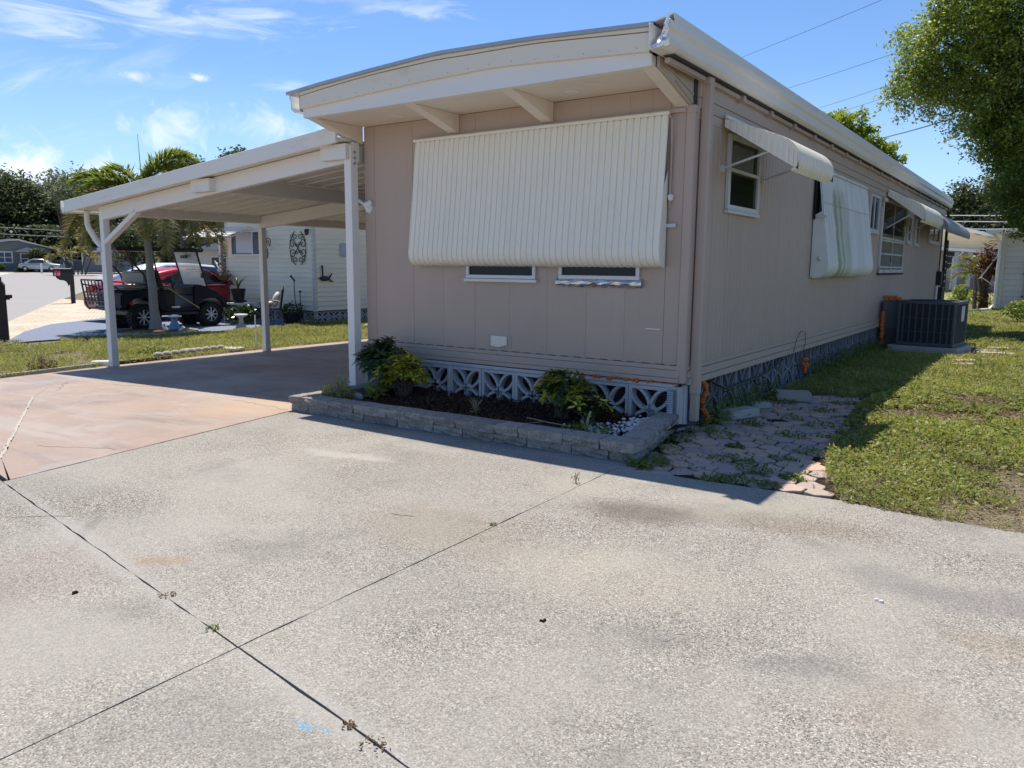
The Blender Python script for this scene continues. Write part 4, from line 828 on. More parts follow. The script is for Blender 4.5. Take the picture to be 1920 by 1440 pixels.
for i, (x, y, r_, lb) in enumerate([(-2.99, 1.735, .03, 'brown dry weed in the joint left of the crossing'), (-2.56, 1.66, .022, 'tiny green weed in the joint just left of the crossing'), (-1.66, 1.52, .018, 'tiny brown weed in the joint above the blue chalk mark'), (-1.52, 1.50, .04, 'longest brown weed patch in the joint at the bottom edge'), (-2.47, 4.28, .022, 'upright green sprig in the joint near the paver path'), (-2.41, 3.29, .015, 'tiny tan weed halfway up the long joint')]):
    weed(lb, (x, y), r_*1.3, .012 if i != 4 else .07, 34, 'dryleaf' if i in (0, 3, 2) else 'shadeweed', (.008, .018), 3 if i == 4 else 0)
for x, y, lb in [(-1.56, 2.47, 'dark chip in the concrete near the middle of the slab'), (-3.33, 1.51, 'small brown pebble lying on the left concrete slab'), (-.5, 3.47, 'pale fleck lying on the right side of the slab')]:
    o = root('pebble', lb, 'pebble', (x, y, 0)); m = MB()
    for k in range(3): m.ball((x+random.uniform(-.014, .014), y+random.uniform(-.01, .01), .003), random.uniform(.006, .011), 6, 4)
    obj('stone', m, M['pebble'] if 'pale' in lb else M['soil'], o, smooth=40)
# ---------------------------------------------------------------- paver path
path = obj('path', MB().prism([(-2.56, 4.80), (-.97, 4.93), (-1.1, 5.3), (-1.28, 6.0), (-1.38, 7.0), (-1.5, 8.2), (-1.62, 9.15), (-2.5, 9.0), (-2.6, 6.4), (-2.65, 6.2), (-2.5, 5.0)], 'z', -.05, -.018), M['soil'], kind='structure')
pm_ = MB(); hexp = []
for k in range(6):
    q0, q1 = R(60*k+30), R(60*k+90); a, b = Vector((math.cos(q0), math.sin(q0), 0)), Vector((math.cos(q1), math.sin(q1), 0)); w_ = .07*(1 if k % 2 else -1)
    for t in (0, .25, .5, .75): p = a.lerp(b, t); nrm = Vector((p.x, p.y, 0)).normalized(); hexp.append(p+nrm*w_*math.sin(math.pi*t)*1.0)
rad = .1045
pm_.prism([(p.x*rad, p.y*rad) for p in hexp], 'z', -.03, 0)
pv0 = None; PP = [(-2.36, 4.83), (-.99, 4.935), (-1.14, 5.3), (-1.33, 6.0), (-1.43, 7.0), (-1.55, 8.2), (-1.66, 9.1), (-2.46, 8.95), (-2.50, 6.5), (-2.53, 6.3), (-2.38, 5.1)]
pts = []
for j in range(-2, 32):
    for i in range(-2, 14): pts.append((-2.5+i*rad*1.76+(j % 2)*rad*.88, 4.86+j*rad*1.53))
for (x, y), ok in zip(pts, inpoly(np.array(pts), PP)):
    if not ok or random.random() < .02: continue
    L_ = (x, y, random.uniform(-.014, .004)); ro = (random.uniform(-.05, .05), random.uniform(-.05, .05), random.uniform(-.05, .05)+random.choice((0, R(120), R(240))))
    if pv0 is None: pv0 = obj('paver', pm_, M['paver'], path, bevel=.0035); pv0.location = L_; pv0.rotation_euler = ro
    else: cp(pv0, path, L_, ro, (random.uniform(.90, .955),)*2+(1,))
PW = [(-2.36, 4.95), (-2.2, 5.05), (-1.75, 4.93), (-1.62, 5.0), (-1.42, 4.98), (-1.35, 5.25), (-1.6, 5.3), (-1.85, 5.5), (-1.55, 5.75), (-1.98, 5.95), (-1.4, 6.1), (-2.2, 6.3), (-1.75, 6.6), (-1.5, 6.75), (-2.15, 6.9), (-1.62, 7.2), (-1.95, 7.4), (-1.5, 7.7), (-1.8, 8.0), (-2.25, 8.3), (-1.7, 8.6)]
PW += [(-2.33, 5.15), (-2.36, 5.4), (-2.42, 5.65), (-2.44, 5.9), (-2.48, 6.15), (-2.42, 6.4), (-2.3, 4.92)]
Q = []
for i, (x, y) in enumerate(PW):
    n = random.randint(60, 190); kq = np.sqrt(RNG.uniform(0, 1, n)); q = RNG.uniform(0, 6.283, n); rr_ = random.uniform(.05, .14); Q.append(np.stack([x+rr_*kq*np.cos(q)*1.3, y+rr_*kq*np.sin(q), -.004+RNG.uniform(0, 1, n)**1.4*(1-kq*.5)*random.uniform(.03, .08)], 1))
for (x, y) in pts:
    if random.random() < .5 and inpoly(np.array([(x, y)]), PP)[0]: n = random.randint(3, 10); Q.append(np.stack([x+rad*RNG.uniform(-1, 1, n), y+rad*.95+RNG.normal(0, .012, n), RNG.uniform(-.01, .02, n)], 1))
Q = np.concatenate(Q); leaves('weeds', Q, RNG.uniform(.014, .04, len(Q)), M['shadeweed'], None, wid=.5, up=.8, kind='stuff')
hw = []
n = 5200; y = RNG.uniform(6.5, 15, n); P = np.stack([-2.54+np.abs(RNG.normal(0, .12, n)), y, np.zeros(n)], 1); P[:, 2] = RNG.uniform(0, 1, n)**1.6*(.22+.1*vnoise(y, y*0, .9))*np.exp(-(P[:, 0]+2.54)*3); P = P[vnoise(P[:, 1], P[:, 0]*0, 1.1, 5) > .30]
leaves('weeds', P, RNG.uniform(.02, .055, len(P)), M['shadeweed'], None, wid=.5, up=.6, kind='stuff')
for lb, cx, cy, L_, wd, h_, a in [('pale concrete block lying at the edge of the pavers by the house', -2.36, 7.15, .40, .17, .085, 70), ('grey concrete lump beyond the pale block beside the house', -2.22, 8.45, .36, .22, .10, 20), ('small dark concrete fragment between the two blocks', -2.36, 7.75, .22, .12, .06, 50)]:
    o = root('concrete_block', lb, 'concrete block', (cx, cy, 0), R(a)); obj('block', MB().box(-L_/2, L_/2, -wd/2, wd/2, 0, h_), M['concpad'], o, bevel=.014, seg=2)
# ---------------------------------------------------------------- lawns
GR = []
def lawn(name, poly, dens, kinds, zf, cut=.30, seed=1, nscale=1.1, up=.7, near=(0, 0), wide=.5):
    poly_ = np.array(poly); lo, hi = poly_.min(0), poly_.max(0); n = int(dens*(hi[0]-lo[0])*(hi[1]-lo[1])); P = np.stack([RNG.uniform(lo[0], hi[0], n), RNG.uniform(lo[1], hi[1], n)], 1); P = P[inpoly(P, poly)]
    v = .6*vnoise(P[:, 0], P[:, 1], nscale, seed)+.4*vnoise(P[:, 0], P[:, 1], nscale*4, seed+1); P = P[v > cut+RNG.normal(0, .06, len(P))]
    d = np.hypot(P[:, 0], P[:, 1]); s = np.clip(d/6, .8, 3); o = None
    for mat, frac, l0, l1, h0, wd, lf in kinds:
        k = RNG.uniform(0, 1, len(P)) < frac; Q = P[k]; z = zf(Q[:, 0], Q[:, 1])+RNG.uniform(0, h0, len(Q)); L_ = RNG.uniform(l0, l1, len(Q))*s[k]
        oo = leaves(name, np.stack([Q[:, 0], Q[:, 1], z], 1), L_, M[mat], None, wid=wd, up=up, lift=lf, kind='stuff')
zr = lambda x, y: -.02+.035*vnoise(x, y, 1.6, 9)+.012*vnoise(x, y, 5, 4)
rl = [(-1.0, 4.94), (-.93, 4.87), (-.80, 4.90), (-.72, 4.84), (-.58, 4.89), (-.45, 4.84), (-.30, 4.89), (-.16, 4.855), (-.03, 4.86), (.2, 4.90), (.6, 4.91), (1.6, 4.98), (3.2, 4.90), (3.2, 10), (-1.40, 10), (-1.58, 8.6), (-1.48, 7.4), (-1.38, 6.4), (-1.2, 5.5)]
lawn('grass', rl, 9000, [('weed', .55, .012, .030, .045, .6, .5), ('weed', .10, .03, .055, .06, .5, .6), ('grass', .30, .025, .065, .05, .16, 1.6), ('dryleaf', .09, .015, .04, .02, .4, .3)], zr, .49, 3, 1.7)
lawn('grass', [(-2.5, 9.0), (-1.7, 9.0), (-1.45, 10), (3.2, 10), (3, 14.5), (-1.1, 14.5), (-1.2, 14.2), (-2.5, 14.2)], 3800, [('weed', .6, .012, .028, .05, .6, .5), ('grass', .40, .02, .05, .07, .16, 1.6)], zr, .36, 5)
lawn('grass', [(-1.0, 14.5), (4, 14.5), (6, 33), (-2.4, 33), (-2.4, 16.6), (-.95, 16.4)], 900, [('weed', .6, .012, .026, .05, .6, .5), ('grass', .4, .02, .045, .06, .18, 1.5)], zr, .38, 6)
lawn('grass', [(-2.5, 33), (-1, 33), (-1.6, 60), (-6, 60), (-6, 26), (-2.5, 24)], 150, [('grass', 1, .02, .04, .06, .3, 1.2)], zr, .3, 6)
lawn('thatch', [(-1.05, 4.95), (-.72, 4.86), (-.45, 4.85), (-.03, 4.865), (.6, 4.91), (1.6, 4.97), (3.2, 4.9), (3.2, 10), (-1.45, 10), (-1.6, 8.6), (-1.5, 7.4), (-1.40, 6.4), (-1.22, 5.5)], 4200, [('dryleaf', .45, .012, .04, .012, .22, .25), ('thatch', .4, .02, .06, .014, .08, .25)], zr, -1, 3)
zl = lambda x, y: gz(x)-.02+.04*vnoise(x, y, 1.2, 2)
lawn('grass', [(-11.85, 2.2), (-11.75, 4.5), (-12.0, 6.4), (-12.15, 9.2), (-12.15, 11.6), (-16.0, 12.6), (-16.3, 9.9), (-16.9, 8.9), (-16.9, 7.3), (-16.75, 6.4), (-16, 4)], 2600, [('grass', .75, .018, .036, .05, .16, 1.6), ('weed', .25, .010, .02, .04, .5, .6)], zl, .40, 8, 1.1)
lawn('grass', [(-12.15, 11.4), (-12.15, 16), (-16.2, 16), (-16.2, 14.3), (-16.0, 12.6)], 1900, [('grass', .75, .018, .036, .07, .16, 1.8), ('weed', .25, .010, .02, .05, .5, .6)], zl, .2, 8, .8)
lawn('grass', [(-28.0, 14.4), (-33.5, 16.6), (-34, 19), (-25, 15), (-25.5, 13.7)], 320, [('grass', 1, .012, .022, .04, .2, 1.4)], zl, .15, 8)
lawn('grass', [(-75, 26.5), (-83, 32), (-98, 44), (-98, 30), (-86, 24)], 24, [('grass', 1, .014, .02, .05, .5, 1)], zl, .1, 8)
# border timber, stones, small plants at the left edge
et = root('edging', 'thin buried edging board along the left side of the carport floor', 'edging', (-11.95, 5.5, gzf(-12)))
obj('board', MB().bar((-11.76, 4.0, gzf(-12)+.015), (-12.05, 6.05, gzf(-12)+.02), .05, .05), M['concpad'], et); obj('board', MB().bar((-12.05, 6.35, gzf(-12)+.015), (-12.14, 7.4, gzf(-12)+.015), .05, .05), M['wood'], et)
ORD = ['first', 'second', 'third', 'fourth', 'fifth', 'sixth', 'seventh', 'eighth', 'ninth', 'tenth', 'eleventh', 'twelfth']
for i in range(9):
    y = 7.25+i*.17; o = root('edging_stone', ORD[i]+' pale scalloped stone from the left in the short row by the carport floor', 'edging stone', (-12.32-.03*i, y, gzf(-12.3)), group='edging stones by the carport')
    obj('stone', MB().ball((-12.32-.03*i, y, gzf(-12.3)+.03), (.06, .095, .075), 9, 6), M['concpad'], o, smooth=60)
for x, y, L_, a, lb in [(-12.55, 8.75, .55, 20, 'flat pale stepping slab in the grass near the second carport post'), (-12.75, 8.2, .35, 60, 'small pale slab half covered by grass beside the carport')]:
    o = root('stepping_slab', lb, 'slab', (x, y, gzf(x)), R(a)); obj('slab', MB().box(-L_/2, L_/2, -.16, .16, -.02, .045), M['pale_conc'], o, bevel=.01)
o = weed('small dark brown dead shrub beside the carport floor edge', (-12.15, 5.35), .20, .26, 420, 'dryleaf', (.03, .06), 8, nm='dead_shrub'); o['category'] = 'shrub'
weed('bright green tuft of grass in front of the palm', (-13.1, 7.55), .32, .2, 900, 'weed', (.03, .07), 0, nm='grass_tuft')
# ---------------------------------------------------------------- air conditioner
ac = root('air_conditioner', 'dark grey outdoor air conditioner with vertical louvre bars beside the house', 'air conditioner', (-1.76, 15.4, 0), R(-6), local=True)
W_, D_, z0, z1 = .90, .95, .10, .86
obj('core', MB().box(-W_/2+.02, W_/2-.02, -D_/2+.02, D_/2-.02, z0+.03, z1-.03), M['acfin'], ac)
for nm, a in [('base_pan', (-W_/2, W_/2, -D_/2, D_/2, z0, z0+.05)), ('top_panel', None)]:
    if a: obj(nm, MB().box(*a), M['acpaint'], ac, bevel=.008)
tp = MB(); ring = [(.40*math.cos(R(k*15)), .40*math.sin(R(k*15))) for k in range(24)]; sq = []
for k in range(24):
    x, y = ring[k]; s_ = max(abs(x)/(W_/2+.006), abs(y)/(D_/2+.006)); sq.append((x/s_, y/s_))
n = 24; tp.add([(x, y, z1) for x, y in ring]+[(x, y, z1) for x, y in sq]+[(x, y, z1-.045) for x, y in sq]+[(x, y, z1-.045) for x, y in ring], [(k, (k+1) % n, n+(k+1) % n, n+k) for k in range(n)]+[(n+k, n+(k+1) % n, 2*n+(k+1) % n, 2*n+k) for k in range(n)]+[(3*n+k, k, (k+1) % n, 3*n+(k+1) % n) for k in range(n)])
obj('top_panel', tp, M['acpaint'], ac)
gr = MB()
for r_ in (.07, .13, .19, .25, .31, .37): gr.tube([(r_*math.cos(q), r_*math.sin(q), z1+.004) for q in np.linspace(0, 6.2832, 25)], .005, 4, False)
for k in range(6): q = R(60*k); gr.tube([(0, 0, z1+.006), (.40*math.cos(q), .40*math.sin(q), z1+.002)], .006, 4)
obj('fan_grille', gr, M['black'], ac)
for sx in (-1, 1):
    for sy in (-1, 1): obj('corner_post', MB().box(sx*W_/2-.045*(sx > 0), sx*W_/2+.045*(sx < 0), sy*D_/2-.045*(sy > 0), sy*D_/2+.045*(sy < 0), z0+.05, z1-.045), M['acpaint'], ac, bevel=.006)
for k in range(1, 9): x = -W_/2+k*W_/9; obj('louvre_bar', MB().box(x-.011, x+.011, -D_/2-.004, -D_/2+.018, z0+.05, z1-.045), M['acpaint'], ac)
for k in range(1, 9): y = -D_/2+k*D_/9; obj('louvre_bar', MB().box(W_/2-.018, W_/2+.004, y-.011, y+.011, z0+.05, z1-.045), M['acpaint'], ac)
for zz in (z0+.24, z0+.47): obj('rail', MB().box(-W_/2+.04, W_/2-.04, -D_/2+.002, -D_/2+.012, zz-.004, zz+.004), M['acpaint'], ac)
obj('rating_label', MB().box(W_/2+.004, W_/2+.007, -.05, .18, .52, .78), M['alum'], ac)
cpd = root('concrete_pad', 'low concrete pad under the air conditioner', 'pad', (-1.76, 15.4, 0), R(-6), local=True); obj('pad', MB().box(-.56, .54, -.56, .56, -.05, .09), M['concpad'], cpd, bevel=.01)
dc = root('duct_cover', 'pale grey metal duct cover between the air conditioner and the house wall', 'duct cover', (-2.35, 15.7, 0)); obj('cover', MB().prism([(15.15, .85), (15.9, .85), (15.9, .0), (15.45, .0), (15.28, .35)], 'x', -2.53, -2.26), M['shedgrey'], dc, bevel=.006)
of = MB()
for i in range(46):
    t = i/45; p = (-2.50, 15.06+random.uniform(-.03, .03), .88-t*.85) if i > 12 else (-2.50+.25*i/12, 15.06, .90+random.uniform(-.02, .02)); of.ball(p, random.uniform(.025, .045), 6, 5)
fp = root('foamed_pipe', 'pipe covered in orange foam beside the air conditioner', 'pipe', (-2.5, 15.06, 0)); obj('foam', of, M['orange'], fp, smooth=70)
PVL = ['grey paver lying left of centre in front of the air conditioner pad', 'pinkish paver in front of the right end of the air conditioner pad', 'tilted pinkish paver in front and to the right of the pad', 'long grey paver against the shaded front of the pad', 'pinkish paver at the near right corner of the pad', 'pinkish paver beside the middle of the pad, right side', 'grey paver turned sideways beside the pad, right side', 'pinkish paver beyond the grey sideways one, right of the pad', 'small pinkish paver at the far right corner of the pad', 'outermost grey paver right of the pad in the grass', 'small pinkish paver farther right in front of the pad', 'nearest small pinkish paver sunk in the grass before the pad']
bl = [(-1.75, 13.75, .42, .2, 10), (-1.25, 13.9, .36, .2, -20), (-1.05, 13.5, .3, .18, 40), (-2.2, 13.95, .5, .22, 0), (-1.0, 14.4, .36, .22, 70), (-.85, 15.0, .30, .2, 20), (-.9, 15.6, .4, .2, 60), (-.75, 16.2, .36, .2, 30), (-1.0, 16.7, .3, .2, 0), (-.6, 15.3, .3, .2, -30), (-.72, 14.0, .3, .18, 15), (-1.0, 12.95, .3, .18, 50)]
for i, (x, y, L_, wd, a) in enumerate(bl):
    o = root('loose_paver', PVL[i], 'paver', (x, y, 0), R(a), group='loose pavers by the air conditioner'); obj('stone', MB().box(-L_/2, L_/2, -wd/2, wd/2, -.02, .035+.01*(i % 3)), M['paver'] if i % 3 else M['concpad'], o, bevel=.01)
# ---------------------------------------------------------------- yellow neighbour house
YX, YY = -16.42, 14.23; gl = gzf(-16.4)
yh = root('neighbour_house', 'ivory house with lap siding and pierced block skirting behind the carport', 'house', (YX, YY, gl))
obj('wall', MB().box(-20.2, YX-.02, YY+.02, 24, .14, 2.95), M['seam'], yh); obj('skirt_wall', MB().box(-20.1, YX-.1, YY+.12, 24, gl-.05, .14), M['dark'], yh)  # black backing paints the shade inside the pierced skirting
pz = .15; pitch = .128
m1 = MB().prism([(YY-.020, 0), (YY-.020, .014), (YY+.002, pitch), (YY+.02, pitch), (YY+.02, 0)], 'x', -20.2, YX-.03)
m2 = MB().prism([(YX+.020, 0), (YX+.020, .014), (YX-.002, pitch), (YX-.02, pitch), (YX-.02, 0)], 'y', YY+.03, 24)
pa = obj('siding_plank', m1, M['ivory'], yh); pb = obj('siding_plank', m2, M['ivory'], yh)
for i in range(22):
    z = pz+i*pitch
    if i == 0: pa.location.z += z; pb.location.z += z; la, lb_ = pa.location.copy(), pb.location.copy()
    else: cp(pa, yh, la+Vector((0, 0, i*pitch))); cp(pb, yh, lb_+Vector((0, 0, i*pitch)))
obj('corner_board', MB().box(YX-.075, YX+.018, YY-.018, YY+.075, .13, 2.95), M['offwhite'], yh, bevel=.005)
obj('corner_board', MB().box(-20.26, -20.17, YY-.02, YY+.06, .13, 2.95), M['offwhite'], yh, bevel=.005)
obj('roof', MB().prism([(-20.8, 2.95), (-18.3, 3.55), (-15.9, 2.95), (-15.9, 2.88), (-20.8, 2.88)], 'y', YY-.3, 24.3), M['shingle'], yh)
sb0 = breeze(.40, .31, .08); fb = obj('breeze_block', sb0, M['block'], yh)
for v in fb.data.vertices: v.co += yh.location
def place(o, x, y, z, rz): o.location = Vector((x, y, z))-yh.location; o.rotation_euler = (0, 0, rz)
place(fb, -16.9, YY+.04, gl-.01, 0)
for i in range(1, 9): place(cp(fb, yh), -16.9-.42*i, YY+.04, gl-.01, 0)
for i in range(7): place(cp(fb, yh), YX-.05, YY+.1+.42*i, gl-.01, R(90))
def hwin(par, o, u, n, w_, h_, xs_=(), zs_=(), fr=.05, mf='white', mg='glass2'):
    o, u, n, k = Vector(o), Vector(u), Vector(n), Vector((0, 0, 1)); m = MB()
    for a, b, c, d in [(0, w_, 0, fr), (0, w_, h_-fr, h_), (0, fr, fr, h_-fr), (w_-fr, w_, fr, h_-fr)]: m.obox(o, u, k, n, (a, b), (c, d), (0, .05))
    for x in xs_: m.obox(o, u, k, n, (x-fr*.35, x+fr*.35), (fr, h_-fr), (0, .04))
    for z in zs_: m.obox(o, u, k, n, (fr, w_-fr), (z-fr*.3, z+fr*.3), (0, .042))
    f = obj('window', m, M[mf], par); obj('pane', MB().obox(o, u, k, n, (fr*.5, w_-fr*.5), (fr*.5, h_-fr*.5), (.008, .02)), M[mg], f); return f
wf = hwin(yh, (-19.95, YY-.012, 1.62), (1, 0, 0), (0, -1, 0), 1.62, .72, (1.0,))
obj('blind', MB().box(-19.72, -18.98, YY-.036, YY-.033, 1.70, 2.28), M['carsilver'], wf)
wa = MB(); sl_ = []
A = root('door_awning', 'white slatted metal awning at the left corner of the ivory house', 'awning', (-20.2, 13.9, 2.4))
for i in range(5):
    y = 14.12-i*.17; z = 2.42-i*.062; o = obj('awning_slat', MB().obox((0, y, z), (1, 0, 0), (0, -1, -.2), (0, -.2, 1), (-20.95, -18.9), (0, .15), (-.012, .012)), M['white'], A)
obj('frame', MB().bar((-20.9, 14.15, 2.36), (-20.9, 13.3, 2.08), .03, .03).bar((-18.95, 14.15, 2.36), (-18.95, 13.3, 2.08), .03, .03), M['white'], A)
obj('porch_post', MB().bar((-20.75, 14.4, gl), (-20.75, 14.4, 2.35), .09, .09, (1, 0, 0)), M['white'], yh)
po = root('porch_railing', 'white porch railing behind the red car at the ivory house', 'railing', (-21, 15, gl)); r = MB()
for z in (.35, .95): r.bar((-20.7, 15.3, z+gl), (-22.6, 15.3, z+gl), .05, .05)
for i in range(13): r.bar((-20.75-i*.15, 15.3, gl), (-20.75-i*.15, 15.3, .95+gl), .03, .03, (1, 0, 0))
obj('rail', r, M['white'], po)
hb = root('hanging_basket', 'brown coir hanging basket on a white rod at the house corner', 'basket', (-20.05, 13.95, 1.02)); obj('basket', MB().lathe([(.02, -.14), (.12, -.12), (.20, -.03), (.23, .02), (.19, .02)], (-20.05, 13.95, 1.05), 12), M['terracotta'], hb)
obj('rod', MB().bar((-20.42, 13.95, 1.48), (-20.12, 13.95, 1.08), .025, .025), M['white'], hb)
P = RNG.normal(size=(90, 3))*np.array((.10, .10, .05))+np.array((-20.0, 13.95, 1.08)); leaves('dried_plant', P, RNG.uniform(.05, .1, 90), M['dryleaf'], hb)
hp = root('hanging_plant', 'dark trailing plant hanging by the porch of the ivory house', 'plant', (-20.5, 14.3, 1.4)); P = RNG.normal(size=(260, 3))*np.array((.11, .11, .22))+np.array((-20.5, 14.35, 1.42)); leaves('foliage', P, RNG.uniform(.05, .1, 260), M['schef'], hp)
# iron ornaments
def spiral(c, r0, turns, a0, sgn, n=22, ex=(1, 0, 0)):
    return [(c[0]+r*math.cos(q)*ex[0], c[1]+r*math.cos(q)*ex[1], c[2]+r*math.sin(q)) for r, q in [(r0*(1-.8*i/n), a0+sgn*turns*6.283*i/n) for i in range(n+1)]]
ws = root('wall_scroll', 'dark oval wrought iron scroll ornament on the ivory siding', 'wall ornament', (-17.02, YY-.03, 1.83)); m = MB(); cx, cz, yy_ = -17.02, 1.83, YY-.035
for sx in (-1, 1):
    m.tube([(cx-sx*.19, yy_, cz-.24), (cx+sx*.19, yy_, cz+.24)], .011, 5)
    for dz, r_ in [(.38, .115), (.13, .115), (-.13, .115), (-.38, .115)]:
        wx = .10 if abs(dz) > .3 else .21; m.tube(spiral((cx+sx*wx, yy_, cz+dz*.86), r_, 1.1, 1.57 if dz > 0 else -1.57, -sx if dz > 0 else sx), .010, 5)
    m.tube([(cx+sx*.20, yy_, cz+.36), (cx+sx*.27, yy_, cz+.36), (cx+sx*.27, yy_, cz+.24), (cx+sx*.32, yy_, cz+.2)], .009, 5); m.tube([(cx+sx*.20, yy_, cz-.36), (cx+sx*.27, yy_, cz-.36), (cx+sx*.27, yy_, cz-.24), (cx+sx*.32, yy_, cz-.2)], .009, 5)
    for q in (.10, -.10): m.tube(spiral((cx+sx*.07, yy_, cz+q), .06, 1, 0, sx), .008, 5)
m.tube([(cx+.33*math.sin(q), yy_, cz+.42*math.cos(q)) for q in np.linspace(.45, 2.7, 12)], .008, 5); m.tube([(cx-.33*math.sin(q), yy_, cz+.42*math.cos(q)) for q in np.linspace(.45, 2.7, 12)], .008, 5)
obj('scroll', m, M['iron'], ws)
pb_ = root('plant_bracket', 'curled black iron plant bracket beside the window', 'bracket', (-18.3, YY-.03, 1.9)); m = MB()
m.tube([(-18.42, YY-.04, 1.98), (-18.1, YY-.2, 1.80), (-17.95, YY-.3, 1.70), (-17.93, YY-.32, 1.58), (-17.99, YY-.33, 1.53)], .016, 6); m.tube(spiral((-18.05, YY-.2, 2.02), .12, 1.3, -1.2, 1), .014, 6); obj('iron', m, M['iron'], pb_)
pb2 = root('plant_bracket', 'straight black iron bracket at the left corner of the ivory house', 'bracket', (-20.2, YY-.1, 2.0)); m = MB(); m.tube([(-20.2, YY-.03, 1.85), (-20.55, YY-.4, 2.15)], .015, 5); m.tube([(-20.2, YY-.03, 2.05), (-20.6, YY-.4, 2.07)], .012, 5); obj('iron', m, M['iron'], pb2)
wo = root('wall_fish', 'black metal wall ornament with fish body, upright rod and forked tail', 'wall ornament', (YX+.03, 14.57, 1.05)); m = MB()
m.ball((YX+.05, 14.54, 1.02), (.03, .19, .07), 10, 6); m.tube([(YX+.05, 14.48, 1.05), (YX+.05, 14.47, 1.33)], .022, 6); m.ball((YX+.05, 14.47, 1.35), .03, 8, 5); m.tube([(YX+.05, 14.68, 1.0), (YX+.05, 14.80, 1.15)], [.03, .015], 6); m.tube([(YX+.05, 14.68, 1.0), (YX+.05, 14.84, .93)], [.03, .012], 6); obj('fish', m, M['iron'], wo, smooth=50)
ub = root('utility_box', 'light grey flat utility panel on the side of the ivory house', 'panel', (YX, 15.3, 1.7)); obj('panel', MB().box(YX, YX+.05, 15.15, 15.5, 1.62, 1.98), M['carsilver'], ub, bevel=.01)
fl = root('wall_lamp', 'small dark wall lamp under the eave of the ivory house', 'lamp', (-16.6, YY, 2.25)); obj('lamp', MB().lathe([(.03, 0), (.06, .1), (.05, .16)], (-16.62, YY-.06, 2.17), 10), M['iron'], fl)
# props in front of the ivory house
bz_ = gl
be = root('garden_chair', 'black iron garden chair with a white cushion on the neighbour lawn', 'chair', (-16.75, 13.05, bz_), R(228), local=True); m = MB()   # faces local +x
for sy in (-.27, .27):
    m.tube([(.26, sy, 0), (.24, sy, .42)], .018, 6); m.tube([(-.34, sy, 0), (-.22, sy, .42), (-.30, sy, .92)], .018, 6); m.tube([(.24, sy, .42), (.26, sy, .62), (.0, sy, .66), (-.24, sy, .62)], .018, 6); m.tube(spiral((.08, sy, .52), .09, 1.2, 0, 1), .012, 5)
obj('frame', m, M['iron'], be); s = MB()
for k in range(7): s.box(-.22+k*.072, -.17+k*.072, -.27, .27, .41, .43)
obj('seat', s, M['iron'], be); s = MB()
for k in range(9): y = -.24+k*.06; s.tube([(-.22, y, .43), (-.30, y, .92+.05*math.cos(y*6))], .012, 5)
s.tube([(-.30, q*.27, .92+.07*math.cos(q*1.57)) for q in np.linspace(-1, 1, 9)], .018, 6); obj('backrest', s, M['iron'], be)
cu = root('cushion', 'white patterned cushion leaning on the black iron chair', 'cushion', (-16.75, 13.05, bz_+.45), R(228), local=True)
m = MB().ball((0, 0, 0), (.09, .21, .21), 12, 9); c_ = obj('cushion', m, M['cushion'], cu, smooth=80); c_.location = (-.12, 0, .22); c_.rotation_euler = (0, R(-18), 0); o2 = cp(c_, cu, (.10, .05, .10), (0, R(-65), .3), (.8, .8, .8))
tb = root('garden_table', 'small pale square garden table behind the second carport post', 'table', (-18.1, 13.05, bz_)); m = MB().box(-18.45, -17.75, 12.75, 13.35, bz_+.50, bz_+.54); obj('table_top', m, M['white'], tb)
for sx in (-18.4, -17.8):
    for sy in (12.8, 13.3): obj('leg', MB().box(sx-.02, sx+.02, sy-.02, sy+.02, bz_, bz_+.5), M['white'], tb)
pt = root('plant_pot', 'dark plant pot with long strap leaves on the pale table', 'plant pot', (-18.05, 13.0, bz_+.54)); obj('pot', MB().lathe([(.13, 0), (.19, .36), (.20, .38), (.17, .38), (.16, .3)], (-18.05, 13.0, bz_+.54), 14), M['plastic'], pt, smooth=40); m = MB()
for k in range(16):
    q = k*.9; l = random.uniform(.35, .62); s_ = random.uniform(.1, .32); b = Vector((-18.05, 13.0, bz_+.86)); d = Vector((math.cos(q), math.sin(q), 0)); sd = Vector((-d.y, d.x, 0)); m.grid([[b+d*(s_*t*t*1.5)+Vector((0, 0, l*t*(1-.25*t)))+sd*w2*.022*(1-t*.9) for w2 in (-1, 1)] for t in (0, .25, .5, .75, 1)])
obj('foliage', m, M['schef'], pt, fix=False)
hn = MB().tube([(-18.35, 12.9, bz_+.58), (-18.30, 12.92, bz_+.8), (-18.32, 12.9, bz_+1.02), (-18.2, 12.9, bz_+1.1), (-18.12, 12.95, bz_+1.0)], .018, 6); o = root('watering_hook', 'dark curved iron hook standing beside the strap leaf pot', 'hook', (-18.35, 12.9, bz_+.55)); obj('iron', hn, M['iron'], o)
bb = root('bird_bath', 'low white bird bath at the foot of the second carport post', 'bird bath', (-16.6, 12.0, bz_)); obj('bowl', MB().lathe([(.02, .28), (.14, .30), (.17, .34), (.13, .33)], (-16.6, 12.0, bz_), 14), M['white'], bb, smooth=40); obj('pedestal', MB().lathe([(.15, 0), (.13, .03), (.06, .10), (.05, .24), (.09, .28)], (-16.6, 12.0, bz_), 12), M['concpad'], bb, smooth=40)
sk = root('garden_stake', 'thin pale stake in the grass beside the second carport post', 'stake', (-12.3, 9.3, gzf(-12.3))); obj('rod', MB().tube([(-12.3, 9.2, gzf(-12)), (-12.3, 9.2, .45)], .012, 6), M['white'], sk)
